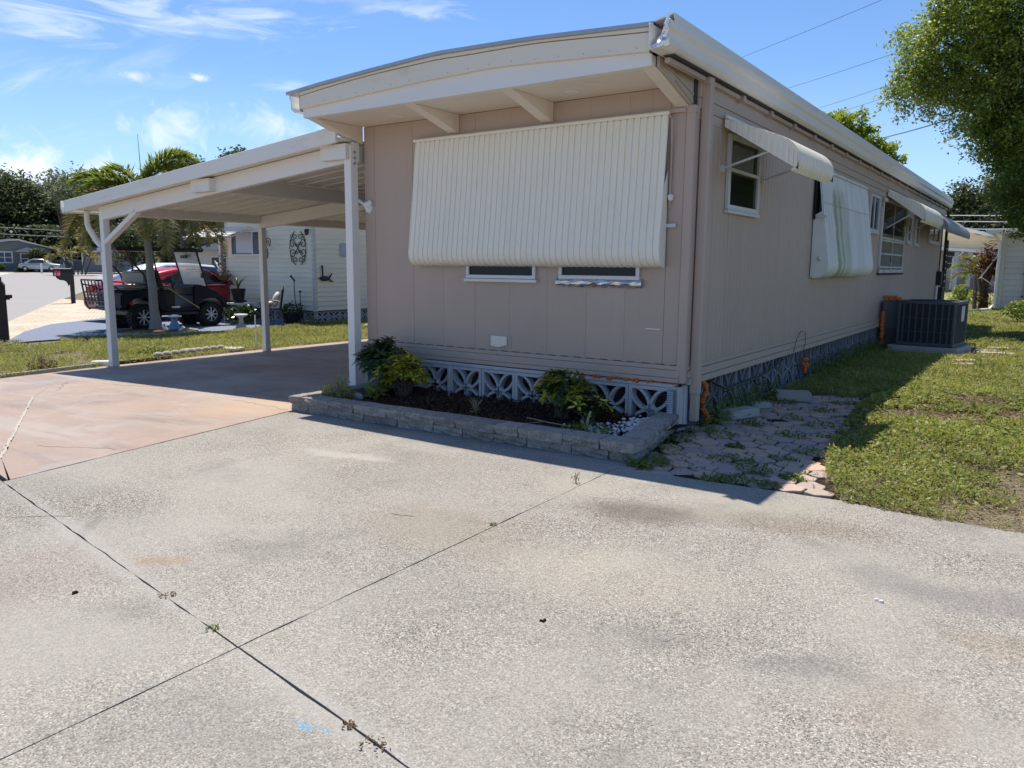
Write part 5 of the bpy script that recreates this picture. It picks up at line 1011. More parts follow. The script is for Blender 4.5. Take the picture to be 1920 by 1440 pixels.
def bush(name, label, c, rad, n, L, mat, cat='shrub', group=None, stem=True, blobs=1, trunk_h=.0):
    o = root(name, label, cat, (c[0], c[1], c[2]), group=group); P = []
    per = n//blobs
    for b in range(blobs):
        d = RNG.normal(size=(per, 3)); d /= np.linalg.norm(d, axis=1)[:, None]; k = RNG.uniform(.35, 1, per)**.6; off = np.zeros(3) if blobs == 1 else RNG.uniform(-.55, .55, 3)*np.array(rad); sc2 = 1 if blobs == 1 else RNG.uniform(.45, .7)
        P.append(np.array((c[0], c[1], c[2]+trunk_h+rad[2]))+off+d*k[:, None]*np.array(rad)*sc2)
    P = np.concatenate(P); P[:, 2] = np.maximum(P[:, 2], c[2]+.02); leaves('foliage', P, RNG.uniform(*L, len(P)), M[mat], o, wid=.55)
    if stem:
        s = MB()
        for k in range(5): s.tube([(c[0]+random.uniform(-.1, .1)*rad[0], c[1]+random.uniform(-.1, .1)*rad[1], c[2]), (c[0]+random.uniform(-.5, .5)*rad[0], c[1]+random.uniform(-.5, .5)*rad[1], c[2]+trunk_h+rad[2]*1.2)], [.02, .008], 5)
        obj('stem', s, M['trunk'], o)
    return o
bush('flower_clump', 'dark leafy flower clump between the cart wheel and the pale table', (-17.6, 12.75, bz_), (.35, .6, .26), 700, (.06, .13), 'schef'); bush('flower_clump', 'dark leafy clump against the ivory wall behind the red car', (-19.0, 13.6, bz_), (.7, .3, .3), 900, (.06, .14), 'schef')
bush('potted_shrub', 'rounded leafy shrub in a dark tub right of the garden chair', (-16.75, 13.75, bz_+.15), (.34, .3, .22), 600, (.04, .09), 'hedge'); o = root('tub', 'dark round tub under the rounded shrub right of the garden chair', 'tub', (-16.75, 13.75, bz_)); obj('tub', MB().lathe([(.22, 0), (.28, .28), (.25, .28)], (-16.75, 13.75, bz_), 14), M['plastic'], o)
for x, h, lb in [(-16.95, 1.15, 'taller thin flower stalk against the ivory siding'), (-16.72, .85, 'shorter thin flower stalk nearer the house corner')]:
    o = root('flower_stalk', lb, 'flower', (x, 13.95, bz_)); obj('stem', MB().tube([(x+.15, 13.95, bz_), (x+.03, 13.96, bz_+h*.6), (x, 13.97, bz_+h)], .012, 5), M['iron'], o); m = MB()
    for k in range(3 if h > 1 else 1): m.ball((x-.06*k+.02, 13.96, bz_+h+.05*k), .035, 6, 4)
    obj('flower_head', m, M['hedge'], o)
bush('shrub', 'loose green shrub at the far edge of the carport floor by the front post', (-12.6, 13.3, bz_), (.5, .5, .62), 900, (.05, .11), 'weed'); bush('shrub', 'low weedy plant in front of the ivory house blocks', (-15.5, 13.3, bz_), (.4, .3, .12), 400, (.03, .07), 'paleleaf')
for i in range(5):
    o = root('edging_stone', ORD[i]+' scalloped pale stone from the left in the grass by the ivory house corner', 'edging stone', (-14.2+.24*i, 13.6+.12*i, bz_), group='edging stones by the ivory house'); obj('stone', MB().ball((-14.2+.24*i, 13.6+.12*i, bz_+.05), (.12, .05, .08), 9, 6), M['concpad'], o, smooth=60)
st = root('garden_statue', 'white and blue garden figure with a flat cap beside the palm trunk', 'statue', (-16.75, 10.25, gl)); m = MB(); obj('body', MB().lathe([(.10, 0), (.14, .05), (.10, .16), (.06, .24), (.08, .30), (.03, .34)], (-16.72, 10.28, gl+.02), 12), M['bluegrey'], st, smooth=50)
obj('cap', MB().lathe([(.0, .0), (.15, .0), (.15, .03), (.05, .05)], (-16.72, 10.30, gl+.35), 12), M['white'], st, smooth=50); obj('base', MB().tube([(-16.72+.2*math.cos(q), 10.26+.13*math.cos(q), gl+.17+.17*math.sin(q)) for q in np.linspace(3.0, 6.0, 12)], .045, 7), M['white'], st, smooth=60)
rb = root('tree_ring', 'round bed edge of pale stone and mulch around the palm', 'bed edge', (-17.0, 9.95, gl)); obj('edge', MB().tube([(-17.0+.95*math.cos(q), 9.9+.95*math.sin(q), gl+.01) for q in np.linspace(0, 6.2832, 33)], .05, 6, False), M['concpad'], rb); obj('bed', MB().lathe([(.92, 0), (.9, .03), (.1, .05)], (-17.0, 9.9, gl), 28), M['dryleaf'], rb)
# ---------------------------------------------------------------- palm in front of the cart
def frond(root_, a, el, L, droop, mat, n=64, lw=.44, w0=.042, flip=0.):
    rr = random; pts = []; d = Vector((math.cos(a)*math.cos(el), math.sin(a)*math.cos(el), math.sin(el))); p = Vector(root_); hor = Vector((math.cos(a), math.sin(a), 0)); e = el
    for i in range(n+1):
        pts.append(p.copy()); e -= droop/n*(.5+1.0*i/n); d = hor*math.cos(e)+Vector((0, 0, math.sin(e))); p = p+d*(L/n)
    V, F = [], []
    for i in range(4, n+1):
        t = i/n; tg = (pts[min(i+1, n)]-pts[i-1]).normalized(); sd = tg.cross(Vector((0, 0, 1))); sd = sd.normalized() if sd.length > .05 else Vector((-math.sin(a), math.cos(a), 0)); up = sd.cross(tg).normalized(); ll = lw*(math.sin(math.pi*min(1, .18+t*.80)))**.6
        for s_ in (-1, 1):
            for k2 in range(2):
                dd = (sd*s_*rr.uniform(.7, 1)+tg*rr.uniform(.35, .8)+up*rr.uniform(-.15, .75)).normalized(); l = ll*rr.uniform(.75, 1.1); mid = pts[i]+dd*l*.5; end = pts[i]+dd*l-Vector((0, 0, l*rr.uniform(.0, .25))); wv = tg*w0*.5*(.6+.4*rr.random()); b = len(V); V += [pts[i]-wv*.5, pts[i]+wv*.5, mid+wv, end, mid-wv]; F.append((b, b+1, b+2, b+3, b+4))
    m = MB(); m.v = [tuple(v) for v in V]; m.f = F; m.tube(pts[::4], [.028*(1-.8*i/(n/4+1)) for i in range(len(pts[::4]))], 5); return m
px0, py0 = -17.35, 10.2
pa_ = root('palm_tree', 'feathery palm with a smooth ringed grey trunk in front of the golf cart', 'palm tree', (px0, py0, gl)); tr = [(px0+.012*math.sin(i), py0-.005*i, gl+i*.125) for i in range(19)]
obj('trunk', MB().tube(tr, [.17-.02*min(i, 3)-.0022*i+(.006 if i % 2 else 0) for i in range(19)], 14), M['palmtrunk'], pa_, smooth=60)
top = Vector(tr[-1]); obj('crownshaft', MB().tube([top, top+Vector((0, -.02, .4)), top+Vector((0, -.03, .85))], [.085, .10, .05], 10), M['palmleaf'], pa_, smooth=60)
ct = top+Vector((0, -.03, .78))
for i, (a, el, L, dr, mat) in enumerate([(52, 84, 1.95, 2.35, 'palmleaf'), (46, 80, 1.7, 2.5, 'palmleaf'), (215, 80, 1.25, 2.0, 'palmleaf'), (235, 50, 1.7, 1.7, 'palmleaf'), (250, 42, 1.6, 1.9, 'palmleaf'), (60, 35, 2.3, 2.5, 'palmold'), (45, 18, 2.3, 2.0, 'palmold'), (75, 5, 2.0, 1.7, 'palmold'), (15, 15, 2.0, 2.2, 'palmold'), (-30, 20, 2.0, 2.4, 'palmold'), (-70, 5, 1.9, 1.9, 'palmold'), (240, 10, 2.2, 1.9, 'palmold'), (222, 25, 2.3, 2.3, 'palmold'), (262, -5, 1.9, 1.6, 'palmold'), (150, 20, 2.0, 2.0, 'palmold'), (110, 50, 1.9, 2.2, 'palmleaf'), (-100, -10, 1.7, 1.3, 'palmold'), (30, -10, 1.8, 1.3, 'palmold'), (55, -5, 2.3, 1.3, 'palmold'), (232, -8, 2.3, 1.2, 'palmold'), (-15, 0, 2.2, 1.7, 'palmold'), (205, 5, 2.2, 1.6, 'palmold'), (56, 88, 1.75, 1.9, 'palmleaf')]):
    random.seed(50+i); obj('frond', frond(ct, R(a), R(el), L, dr, mat), M[mat], pa_, fix=False)
obj('spear', MB().tube([ct, ct+Vector((0, -.04, 1.42))], [.016, .004], 5), M['palmleaf'], pa_)
# ---------------------------------------------------------------- golf cart (faces +Y)
gc = root('golf_cart', 'lifted black golf cart with beige seats and knobbly tyres behind the palm', 'golf cart', (-18.25, 11.0, gl), 0, local=True)
def wheel(par, x, y, z, r, w_, side, spokes=8, knob=True, mat='chrome'):
    o = obj('wheel', MB().lathe([(r*.60, -w_/2), (r*.9, -w_/2), (r, -w_/2+.03), (r, w_/2-.03), (r*.9, w_/2), (r*.60, w_/2), (r*.58, 0), (r*.60, -w_/2)], (x, y, z), 28, 'x', False), M['rubber'], par, smooth=40)
    if knob:
        k = MB()
        for i in range(26):
            q = R(360/26*i)
            for j in (-1, 1): qq = q+j*.06; c = Vector((x+j*w_*.27, y+r*math.cos(qq), z+r*math.sin(qq))); tt = Vector((0, -math.sin(qq), math.cos(qq))); k.obox(c, (1, 0, 0), tt, Vector((0, math.cos(qq), math.sin(qq))), (-w_*.22, w_*.22), (-.024, .024), (-.01, .022))
        obj('tread', k, M['rubber'], o)
    m = MB(); xo = x+side*w_*.38
    m.lathe([(r*.60, -side*.01), (r*.61, side*.010), (r*.575, side*.012), (r*.57, -side*.02)], (xo, y, z), 24, 'x', False)
    for i in range(spokes): q = R(360/spokes*i); m.obox((xo, y, z), (1, 0, 0), (0, -math.sin(q), math.cos(q)), (0, math.cos(q), math.sin(q)), (-.012, .012), (-r*.042, r*.042), (r*.12, r*.57))
    m.lathe([(r*.14, -.02), (r*.14, .025), (r*.08, .03)], (xo, y, z), 10, 'x'); obj('rim', m, M[mat], o); obj('wheel_disc', MB().lathe([(r*.56, -.004), (r*.56, .004)], (x, y, z), 20, 'x'), M['black'], o)
for sx in (-.45, .45):
    for sy in (-.88, .92): wheel(gc, sx, sy, .30, .30, .24, 1 if sx > 0 else -1, 8, True, 'alum')
obj('chassis', MB().box(-.36, .36, -1.15, 1.15, .34, .46), M['plastic'], gc, bevel=.02)
rc = MB().prism([(-1.42, .58), (-1.40, .86), (-1.2, .93), (-.55, .95), (-.30, .88), (-.25, .45), (-.46, .45), (-.52, .62), (-.68, .74), (-.88, .78), (-1.08, .74), (-1.24, .62), (-1.32, .52)], 'x', -.56, .56); obj('rear_body', rc, M['navy'], gc, bevel=.03, seg=2, smooth=40)
fc = MB().prism([(.44, .45), (.46, .98), (.52, 1.06), (.70, 1.04), (1.05, .90), (1.30, .74), (1.42, .60), (1.42, .46), (1.30, .44), (1.22, .60), (1.08, .70), (.92, .72), (.74, .68), (.62, .58), (.58, .44)], 'x', -.54, .54); obj('front_cowl', fc, M['navy'], gc, bevel=.03, seg=2, smooth=40)
obj('floor', MB().box(-.52, .52, -.30, .62, .42, .47), M['plastic'], gc, bevel=.01); obj('side_step', MB().tube([(.58, -.45, .36), (.60, .5, .36)], .035, 8), M['black'], gc)
obj('step_plate', MB().box(.58, .615, -.18, .02, .50, .54), M['white'], gc)
def pad(nm, x0, x1, y0, y1, z0_, z1_, rx=0): o = obj(nm, MB().box(x0, x1, y0, y1, z0_, z1_), M['beige'], gc, bevel=.035, seg=3, smooth=50); return o
pad('seat', -.50, .50, -.55, .0, .93, 1.04); pad('backrest', -.50, .50, -.66, -.54, 1.08, 1.38); pad('backrest', -.50, .50, -.80, -.68, 1.08, 1.38); pad('rear_seat', -.48, .48, -1.28, -.78, .96, 1.06)
obj('seat_base', MB().box(-.50, .50, -.55, -.02, .46, .93), M['plastic'], gc, bevel=.02); obj('seat_shell', MB().prism([(-.40, .92), (-.30, .92), (-.44, 1.40), (-.54, 1.42)], 'x', -.54, .54), M['plastic'], gc, bevel=.02); [obj('armrest', MB().tube([(x*.54, -.55, .95), (x*.56, -.45, 1.18), (x*.56, -.15, 1.16), (x*.54, -.08, .95)], .022, 7), M['plastic'], gc) for x in (-1, 1)]
rf = MB().box(-.62, .62, -1.50, .78, 1.885, 1.945); obj('roof', rf, M['plastic'], gc, bevel=.03, seg=2); obj('roof_rim', MB().box(-.585, .585, -1.46, .74, 1.855, 1.886), M['black'], gc)
for sx in (-.52, .52):
    obj('rear_strut', MB().tube([(sx, -.72, 1.0), (sx, -.80, 1.3), (sx, -1.16, 1.70), (sx, -1.2, 1.88)], .022, 7), M['black'], gc); obj('front_strut', MB().tube([(sx, .86, .98), (sx*.97, .60, 1.88)], .024, 7), M['black'], gc); obj('mid_strut', MB().tube([(sx, -.42, 1.0), (sx*.97, -.56, 1.88)], .02, 7), M['black'], gc)
def slab(nm, t0, t1, mat): 
    q = lambda t: (.86-.26*t, .98+.90*t); (y0, z0_), (y1, z1_) = q(t0), q(t1); return obj(nm, MB().prism([(y0, z0_), (y1, z1_), (y1+.012, z1_+.004), (y0+.012, z0_+.004)], 'x', -.50, .50), M[mat], gc)
slab('windscreen', .50, .98, 'screen'); slab('windscreen', .04, .48, 'screen')
obj('steering_wheel', MB().tube([(-.25+.17*math.cos(q), .30+.10*math.sin(q), 1.02+.14*math.sin(q)) for q in np.linspace(0, 6.2832, 21)], .018, 6, False).tube([(-.25, .30, 1.02), (-.25, .52, .86)], .02, 6), M['plastic'], gc)
obj('dashboard', MB().box(-.50, .50, .40, .50, .80, 1.00), M['plastic'], gc, bevel=.02); obj('mirror', MB().box(-.12, .12, .56, .60, 1.70, 1.78).box(.56, .62, .66, .70, 1.22, 1.34), M['plastic'], gc)
rk = MB()
for sx in (-.46, .46): rk.tube([(sx, -1.45, .55), (sx, -1.64, .50), (sx, -1.70, .62), (sx, -1.78, 1.18)], .02, 6)
for z, y in ((.70, -1.71), (.90, -1.74), (1.18, -1.78)): rk.tube([(-.46, y, z), (.46, y, z)], .02, 6)
for k in range(5): x = -.3+.15*k; rk.tube([(x, -1.70, .62), (x, -1.78, 1.18)], .014, 5)
for k in range(6): y = -1.4-.05*k; rk.tube([(-.46, y, .53), (.46, y, .53)], .014, 5)
rk.tube([(.46, -1.78, 1.18), (.46, -1.92, 1.18)], .022, 6); rk.tube([(.46, -1.75, .98), (.46, -1.86, .98)], .018, 6)
for sx in (-.46, .46): rk.tube([(sx, -1.77, 1.08), (sx, -1.45, 1.02), (sx, -1.35, .9)], .018, 6)
obj('rear_rack', rk, M['black'], gc)
ho = root('rake', 'yellow handled garden tool leaning across the golf cart floor', 'rake', (-17.75, 11.2, gl)); obj('handle', MB().tube([(-17.66, 10.75, gl+.98), (-17.64, 11.55, gl+.47)], .014, 6), M['yellow'], ho)
# ---------------------------------------------------------------- cars
def car_body(rt, mat, lower, roof_, hw, glass='carglass', trim=True):
    """lower: stations (y, z_low, z_top, half width); roof_: stations (y, z, half width) of the greenhouse"""
    m = MB(); rows = []
    for y, zl_, zt, h in lower:
        rows.append([(h*.72, y, zl_), (h*.95, y, zl_+.07), (h, y, zl_+(zt-zl_)*.5), (h*.985, y, zt-.10), (h*.93, y, zt-.03), (h*.80, y, zt), (0, y, zt+.02), (-h*.80, y, zt), (-h*.93, y, zt-.03), (-h*.985, y, zt-.10), (-h, y, zl_+(zt-zl_)*.5), (-h*.95, y, zl_+.07), (-h*.72, y, zl_)])
    m.grid(rows)
    for r_ in (rows[0], rows[-1]): m.add(r_, [tuple(range(len(r_)))])
    b = obj('body', m, M[mat], rt, smooth=48); g = MB(); rows = []
    for y, z, zb, h, hb in roof_: rows.append([(hb, y, zb), (h*1.02, y, z-.10), (h, y, z-.05), (h*.88, y, z), (0, y, z+.025), (-h*.88, y, z), (-h, y, z-.05), (-h*1.02, y, z-.10), (-hb, y, zb)])
    g.grid(rows); obj('cabin', g, M[mat], rt, smooth=48); return b
def sidewin(rt, pts, x, mat='carglass', dx=.07, base=None):
    for s_ in (-1, 1): obj('side_window', MB().add([(s_*(x-dx*(z-pts[0][1])/.4+.012), y, z) for y, z in pts], [tuple(range(len(pts)))]), M[mat], rt, fix=False)
rcx = -21.05
rc_ = root('red_car', 'red fastback car parked behind the golf cart', 'car', (rcx, 13.25, gl), 0, local=True)
car_body(rc_, 'carred', [(-2.36, .42, .80, .72), (-2.30, .32, .98, .84), (-2.0, .26, 1.04, .90), (-1.2, .22, 1.02, .92), (0, .2, .98, .92), (.9, .22, .97, .92), (1.7, .24, .90, .90), (2.15, .28, .80, .84), (2.32, .36, .66, .70)],
    [(-2.0, 1.06, 1.0, .66, .70), (-1.35, 1.28, 1.0, .64, .82), (-.6, 1.43, 1.0, .63, .86), (.0, 1.45, .98, .63, .87), (.45, 1.40, .97, .64, .87), (1.0, 1.16, .95, .70, .86), (1.42, .97, .93, .74, .84)], .92)
sidewin(rc_, [(-.02, 1.0), (.62, .99), (1.05, .98), (.75, 1.16), (.38, 1.32), (-.02, 1.36)], .885); sidewin(rc_, [(-.10, 1.0), (-.10, 1.35), (-.62, 1.33), (-1.0, 1.20), (-1.2, 1.06), (-1.1, 1.02)], .885)
obj('rear_window', MB().add([(x, y, z) for x, y, z in [(-.58, -1.86, 1.13), (.58, -1.86, 1.13), (.56, -1.28, 1.315), (-.56, -1.28, 1.315)]], [(0, 1, 2, 3)]), M['carglass'], rc_, fix=False); obj('windscreen', MB().add([(-.66, 1.34, 1.02), (.66, 1.34, 1.02), (.58, .58, 1.37), (-.58, .58, 1.37)], [(0, 1, 2, 3)]), M['carglass'], rc_, fix=False)
obj('rear_bumper', MB().prism([(-2.44, .42), (-2.46, .56), (-2.40, .66), (-2.2, .66), (-2.2, .30), (-2.36, .32)], 'x', -.82, .90), M['carmaroon'], rc_, bevel=.02, seg=2); obj('bumper_strip', MB().box(-.80, .93, -2.47, -2.05, .655, .69), M['chrome'], rc_, bevel=.008)
for s_ in (-1, 1): obj('tail_lamp', MB().box(s_*.62-.20, s_*.62+.22, -2.37, -2.27, .80, .93), M['taillamp'], rc_, bevel=.015)
obj('tail_lamp_lens', MB().box(.78, .94, -2.30, -2.05, .82, .92), M['chrome'], rc_, bevel=.01); obj('trunk_trim', MB().box(-.5, .5, -2.40, -2.33, .74, .78), M['chrome'], rc_)
obj('number_plate', MB().box(-.16, .16, -2.475, -2.455, .46, .60), M['white'], rc_); obj('sill', MB().box(.86, .915, -1.1, 1.1, .20, .28), M['black'], rc_)
ml = MB()
for s_ in (-1, 1): ml.ball((s_*.99, .92, 1.02), (.10, .06, .075), 9, 6)
obj('door_mirror', ml, M['carred'], rc_, smooth=60); obj('belt_moulding', MB().box(.895, .925, -1.0, 1.15, .955, .975), M['chrome'], rc_); obj('door_gap', MB().box(.915, .926, -.07, -.055, .3, .98), M['black'], rc_)
for sx in (-.80, .80):
    for sy in (-1.45, 1.42): wheel(rc_, sx, sy, .31, .31, .20, 1 if sx > 0 else -1, 5, False)
sv = root('white_car', 'white estate car parked beyond the red car', 'car', (-29.2, 17.6, gl), R(3), local=True)
car_body(sv, 'carwhite', [(-2.4, .40, .86, .74), (-2.3, .32, 1.0, .84), (-1.2, .24, 1.02, .92), (0, .22, 1.02, .92), (1.2, .24, 1.02, .92), (2.2, .3, 1.08, .88), (2.36, .42, .98, .8)], [(-1.55, 1.04, 1.0, .72, .82), (-.9, 1.42, 1.0, .68, .86), (-.3, 1.56, 1.0, .67, .88), (.9, 1.57, 1.0, .67, .88), (1.9, 1.50, 1.02, .68, .86), (2.25, 1.15, 1.04, .74, .82)], .92)
sidewin(sv, [(-1.30, 1.05), (-.25, 1.05), (-.25, 1.46), (-.72, 1.40)], .90); sidewin(sv, [(-.16, 1.05), (.85, 1.05), (.85, 1.48), (-.16, 1.46)], .90); sidewin(sv, [(.95, 1.05), (1.95, 1.08), (1.85, 1.42), (.95, 1.48)], .90)
obj('windscreen', MB().add([(-.72, -1.50, 1.06), (.72, -1.50, 1.06), (.64, -.92, 1.42), (-.64, -.92, 1.42)], [(0, 1, 2, 3)]), M['carglass'], sv, fix=False)
for sx in (-.80, .80):
    for sy in (-1.5, 1.45): wheel(sv, sx, sy, .33, .33, .2, 1 if sx > 0 else -1, 6, False)
ml = MB()
for s_ in (-1, 1): ml.ball((s_*.99, -.85, 1.06), (.1, .07, .08), 9, 6)
obj('door_mirror', ml, M['carwhite'], sv, smooth=60)
# ---------------------------------------------------------------- mailboxes
mbx = root('mailbox', 'black mailbox on a curved bracket post by the street with a red number plate', 'mailbox', (-31.6, 15.2, gl), R(116), local=True)    # local x points to the right of the picture from the street
mbx.rotation_euler = (0, 0, R(64))
obj('post', MB().box(-.06, .10, -.07, .07, 0, 1.36), M['plastic'], mbx, bevel=.01); obj('bracket', MB().prism([(-.06, .72), (-.06, 1.05), (-.52, 1.05), (-.50, .98), (-.40, .90), (-.25, .88), (-.16, .82), (-.10, .66)], 'y', -.06, .06), M['plastic'], mbx)
bx_ = [(-.56+.0, 1.04)]; ml = MB(); prof = [(-.11, 1.04), (.11, 1.04), (.11, 1.2)]+[(.11*math.cos(q), 1.2+.11*math.sin(q)) for q in np.linspace(.2, 2.94, 8)]+[(-.11, 1.2)]
ml.prism([(y, z) for y, z in prof], 'x', -.60, .10); obj('box', ml, M['plastic'], mbx, smooth=40); obj('cap', MB().box(-.62, .02, -.13, .13, 1.325, 1.35), M['white'], mbx)
pl_ = obj('number_plate', MB().box(-.56, -.34, -.132, -.125, 1.06, 1.26), M['redtag'], mbx)
def digit(ch, x, z, h, y):
    seg = {'2': 'abged', '1': 'bc'}[ch]; w_ = h*.5; t = h*.16; m = MB(); D = {'a': (0, w_, h-t, h), 'b': (w_-t, w_, h/2, h), 'c': (w_-t, w_, 0, h/2), 'd': (0, w_, 0, t), 'e': (0, t, 0, h/2), 'g': (0, w_, h/2-t/2, h/2+t/2)}
    for i, s_ in enumerate(seg): a, b, c, d = D[s_]; m.box(x+a, x+b, y-.004-.0006*i, y, z+c, z+d)
    return m
for i, ch in enumerate('212'): obj('digit', digit(ch, -.545+i*.065, 1.075, .095, -.132), M['tag_white'], pl_)
mp_ = root('mailbox', 'dark wooden mailbox post with a side arm at the left edge of the neighbour drive', 'mailbox', (-17.20, 6.95, gl), R(62), local=True)
obj('post', MB().box(-.13, .03, -.08, .08, 0, 1.12), M['wood'], mp_, bevel=.012); obj('arm', MB().box(.0, .14, -.05, .05, .86, .93).box(.0, .10, -.04, .04, .83, .87), M['wood'], mp_, bevel=.008); obj('box', MB().box(-.55, -.02, -.11, .11, 1.12, 1.33), M['wood'], mp_, bevel=.05, seg=2); obj('cap', MB().prism([(-.18, 1.11), (.04, 1.11), (-.02, 1.2), (-.12, 1.2)], 'y', -.1, .1), M['wood'], mp_)
m3 = root('mailbox', 'small dark mailbox on a white post across the street', 'mailbox', (-84.0, 37.6, gzf(-84)), R(66), local=True); obj('post', MB().box(-.09, .09, -.09, .09, 0, 1.0), M['white'], m3); obj('box', MB().box(-.3, .3, -.12, .12, 1.0, 1.3), M['black'], m3, bevel=.08, seg=2)
tbn = root('street_table', 'white plastic stand between the carport post and the street', 'stand', (-36.5, 19.2, gl), R(62), local=True); obj('stand_top', MB().box(-.3, .3, -.15, .15, .78, .84), M['white'], tbn)
for x in (-.22, 0, .22): obj('leg', MB().box(x-.03, x+.03, -.04, .04, 0, .78), M['white'], tbn)
# ---------------------------------------------------------------- trees
def tree(name, label, base, trunk_r, blobs, leaf, mat, clump=(55, 34, .16), limbs=True, group=None, cat='tree', fork=None, gap=.0):
    z0 = base[2]; o = root(name, label, cat, base, group=group); P = []
    for (x, y, z, r) in blobs:
        k = max(4, int(clump[0]*r*r)); d = RNG.normal(size=(k, 3)); d /= np.linalg.norm(d, axis=1)[:, None]; s = RNG.uniform(.35, 1.0, k)**.5*RNG.uniform(.78, 1.22, k); c = np.array((x, y, z))+d*s[:, None]*np.array((r, r, r*.85))
        n = clump[1]; q = np.repeat(c, n, 0); sp_ = clump[2]*(r**.5); P.append(q+RNG.normal(size=q.shape)*np.array((sp_, sp_, sp_*.7)))
    P = np.concatenate(P); P = P[P[:, 2] > z0+.1]; leaves('crown', P, RNG.uniform(*leaf, len(P)), M[mat], o, wid=.5, up=.25)
    t = MB(); f = Vector(fork) if fork else Vector((base[0], base[1], z0+(np.mean([b[2] for b in blobs])-z0)*.5)); b = Vector(base)
    t.tube([b-Vector((0, 0, .1)), b.lerp(f, .4)+Vector((trunk_r*.3, 0, 0)), f], [trunk_r*1.25, trunk_r, trunk_r*.8], 8)
    if limbs:
        for (x, y, z, r) in blobs:
            e = Vector((x, y, z)); m_ = f.lerp(e, .5)+Vector((random.uniform(-.2, .2), random.uniform(-.2, .2), random.uniform(0, .25)*r)); t.tube([f, m_, e, e+(e-m_)*.12], [trunk_r*.5, trunk_r*.3, trunk_r*.16, trunk_r*.05], 6)
    obj('trunk', t, M['trunk'], o, smooth=60); return o
k = 1.18
ob = [(-2.0, 17.8, 5.6, 1.15), (-2.6, 17.6, 4.85, .65), (-2.35, 17.9, 5.55, .8), (-1.0, 17.3, 6.7, 1.4), (-1.9, 17.6, 6.5, .8), (-.7, 17.8, 4.7, 1.35), (-1.5, 17.6, 4.35, .7), (.5, 17.5, 5.6, 1.8), (-.1, 17.8, 3.45, 1.15), (.35, 17.2, 2.65, 1.0), (-.7, 17.5, 5.7, 1.2), (.2, 17.4, 4.0, 1.3), (-1.05, 17.6, 3.5, .55), (-.85, 17.5, 3.0, .55), (-.45, 17.3, 2.6, .6), (-.9, 17.7, 4.0, .8), (-.2, 17.0, 2.3, .6), (-.3, 17.3, 3.3, .8), (1.6, 17.8, 4.2, 1.9), (1.5, 18.5, 7.2, 2.1), (-.3, 18.5, 8.2, 1.6), (3.2, 18, 5.5, 2.2), (3, 18.5, 7.8, 1.8), (-1.0, 17.5, 3.95, .55), (-.5, 17.0, 2.9, .45)]
tree('oak_tree', 'large oak overhanging from the right with dense small glossy leaves', (2.7, 21.6, 0), .30, [(x*k, y*k, 1.4+(z-1.4)*k, r*k) for x, y, z, r in ob], (.05, .115), 'oakleaf', (92, 66, .14), fork=(2.5, 21.5, 2.6))
tree('lime_tree', 'bright lime green tree showing above the home roof edge', (-6.2, 30.2, 0), .12, [(-7.0, 29.2, 6.3, .6), (-6.4, 29.4, 6.25, .6), (-5.85, 29.5, 5.75, .55), (-5.4, 29.6, 5.3, .5), (-4.95, 29.6, 4.9, .36), (-6.4, 29.8, 5.1, .9)], (.10, .22), 'limeleaf', (90, 34, .15))
tree('young_tree', 'sparse young tree whose top sprigs show just above the far roof end', (-5.7, 40, 0), .06, [(-5.8, 39.8, 5.0, .35), (-5.3, 39.9, 4.7, .3), (-6.1, 40, 4.7, .3), (-5.0, 40, 4.35, .2)], (.12, .22), 'paleleaf', (34, 9, .16))
for i, (lb, x, y, bl_) in enumerate([('oak beyond the far end of the home with open gaps in its crown', -7.0, 70, [(-8, 70, 5.6, 1.8), (-6.6, 70, 7.0, 1.1), (-5.6, 71, 6.2, 1.9), (-6.8, 70, 4.5, 2.0)]), ('taller oak beyond the rear patio house', -3.4, 72, [(-4.2, 72, 7.6, 1.4), (-2.8, 72, 7.2, 1.7), (-3.6, 71, 5.4, 2.2), (-2.5, 71, 4.2, 2.2)]), ('dark oak behind the white house roof', .4, 74, [(-.4, 74, 7.8, 2.0), (1.4, 74, 7.2, 2.2), (-1.2, 73, 5.2, 2.2), (0, 73, 4, 2.2)]), ('broad oak at the right behind the white house', 4.8, 73, [(4, 73, 6, 2.5), (6, 73, 6, 2.5)])]):
    tree('oak_tree', lb, (x, y, 0), .25, bl_, (.2, .42), 'paleleaf' if i == 1 else 'farleaf', (34, 20, .28), group='oaks behind the home')
hd = lambda az, d: (-math.sin(R(az))*d, math.cos(R(az))*d)
FT = [(71.5, 118, 13.2, 'dark oak at the left picture edge above the grey house'), (69.2, 126, 13.4, 'tall dark oak above the grey house ridge'), (67.4, 120, 13.6, 'broad oak behind the grey house roof'), (65.6, 126, 12.2, 'oak above the black street mailbox'), (63.0, 124, 13.4, 'oak left of the carport roof corner'), (61.0, 122, 11.6, 'oak behind the carport corner post'), (58.4, 120, 10.6, 'oak behind the palm trunk'), (55.5, 118, 10, 'oak hidden mostly behind the carport'), (74, 122, 13, 'oak just beyond the left picture edge')]
for i, (az, d, h, lb) in enumerate(FT):
    x, y = hd(az, d); z = .4; rr = random.Random(i); bl_ = [(x+rr.uniform(-3, 3), y+rr.uniform(-4, 4), z+h*rr.uniform(.26, .78), h*rr.uniform(.15, .25)) for _ in range(9)]+[(x, y, z+h*.76, h*.19), (x+1.5, y+2, z+h*.25, h*.24), (x-1, y-2, z+h*.22, h*.24)]
    tree('oak_tree', lb, (x, y, z), .4, bl_, (.30, .62), 'farleaf', (14, 26, .40), group='oaks across the street')
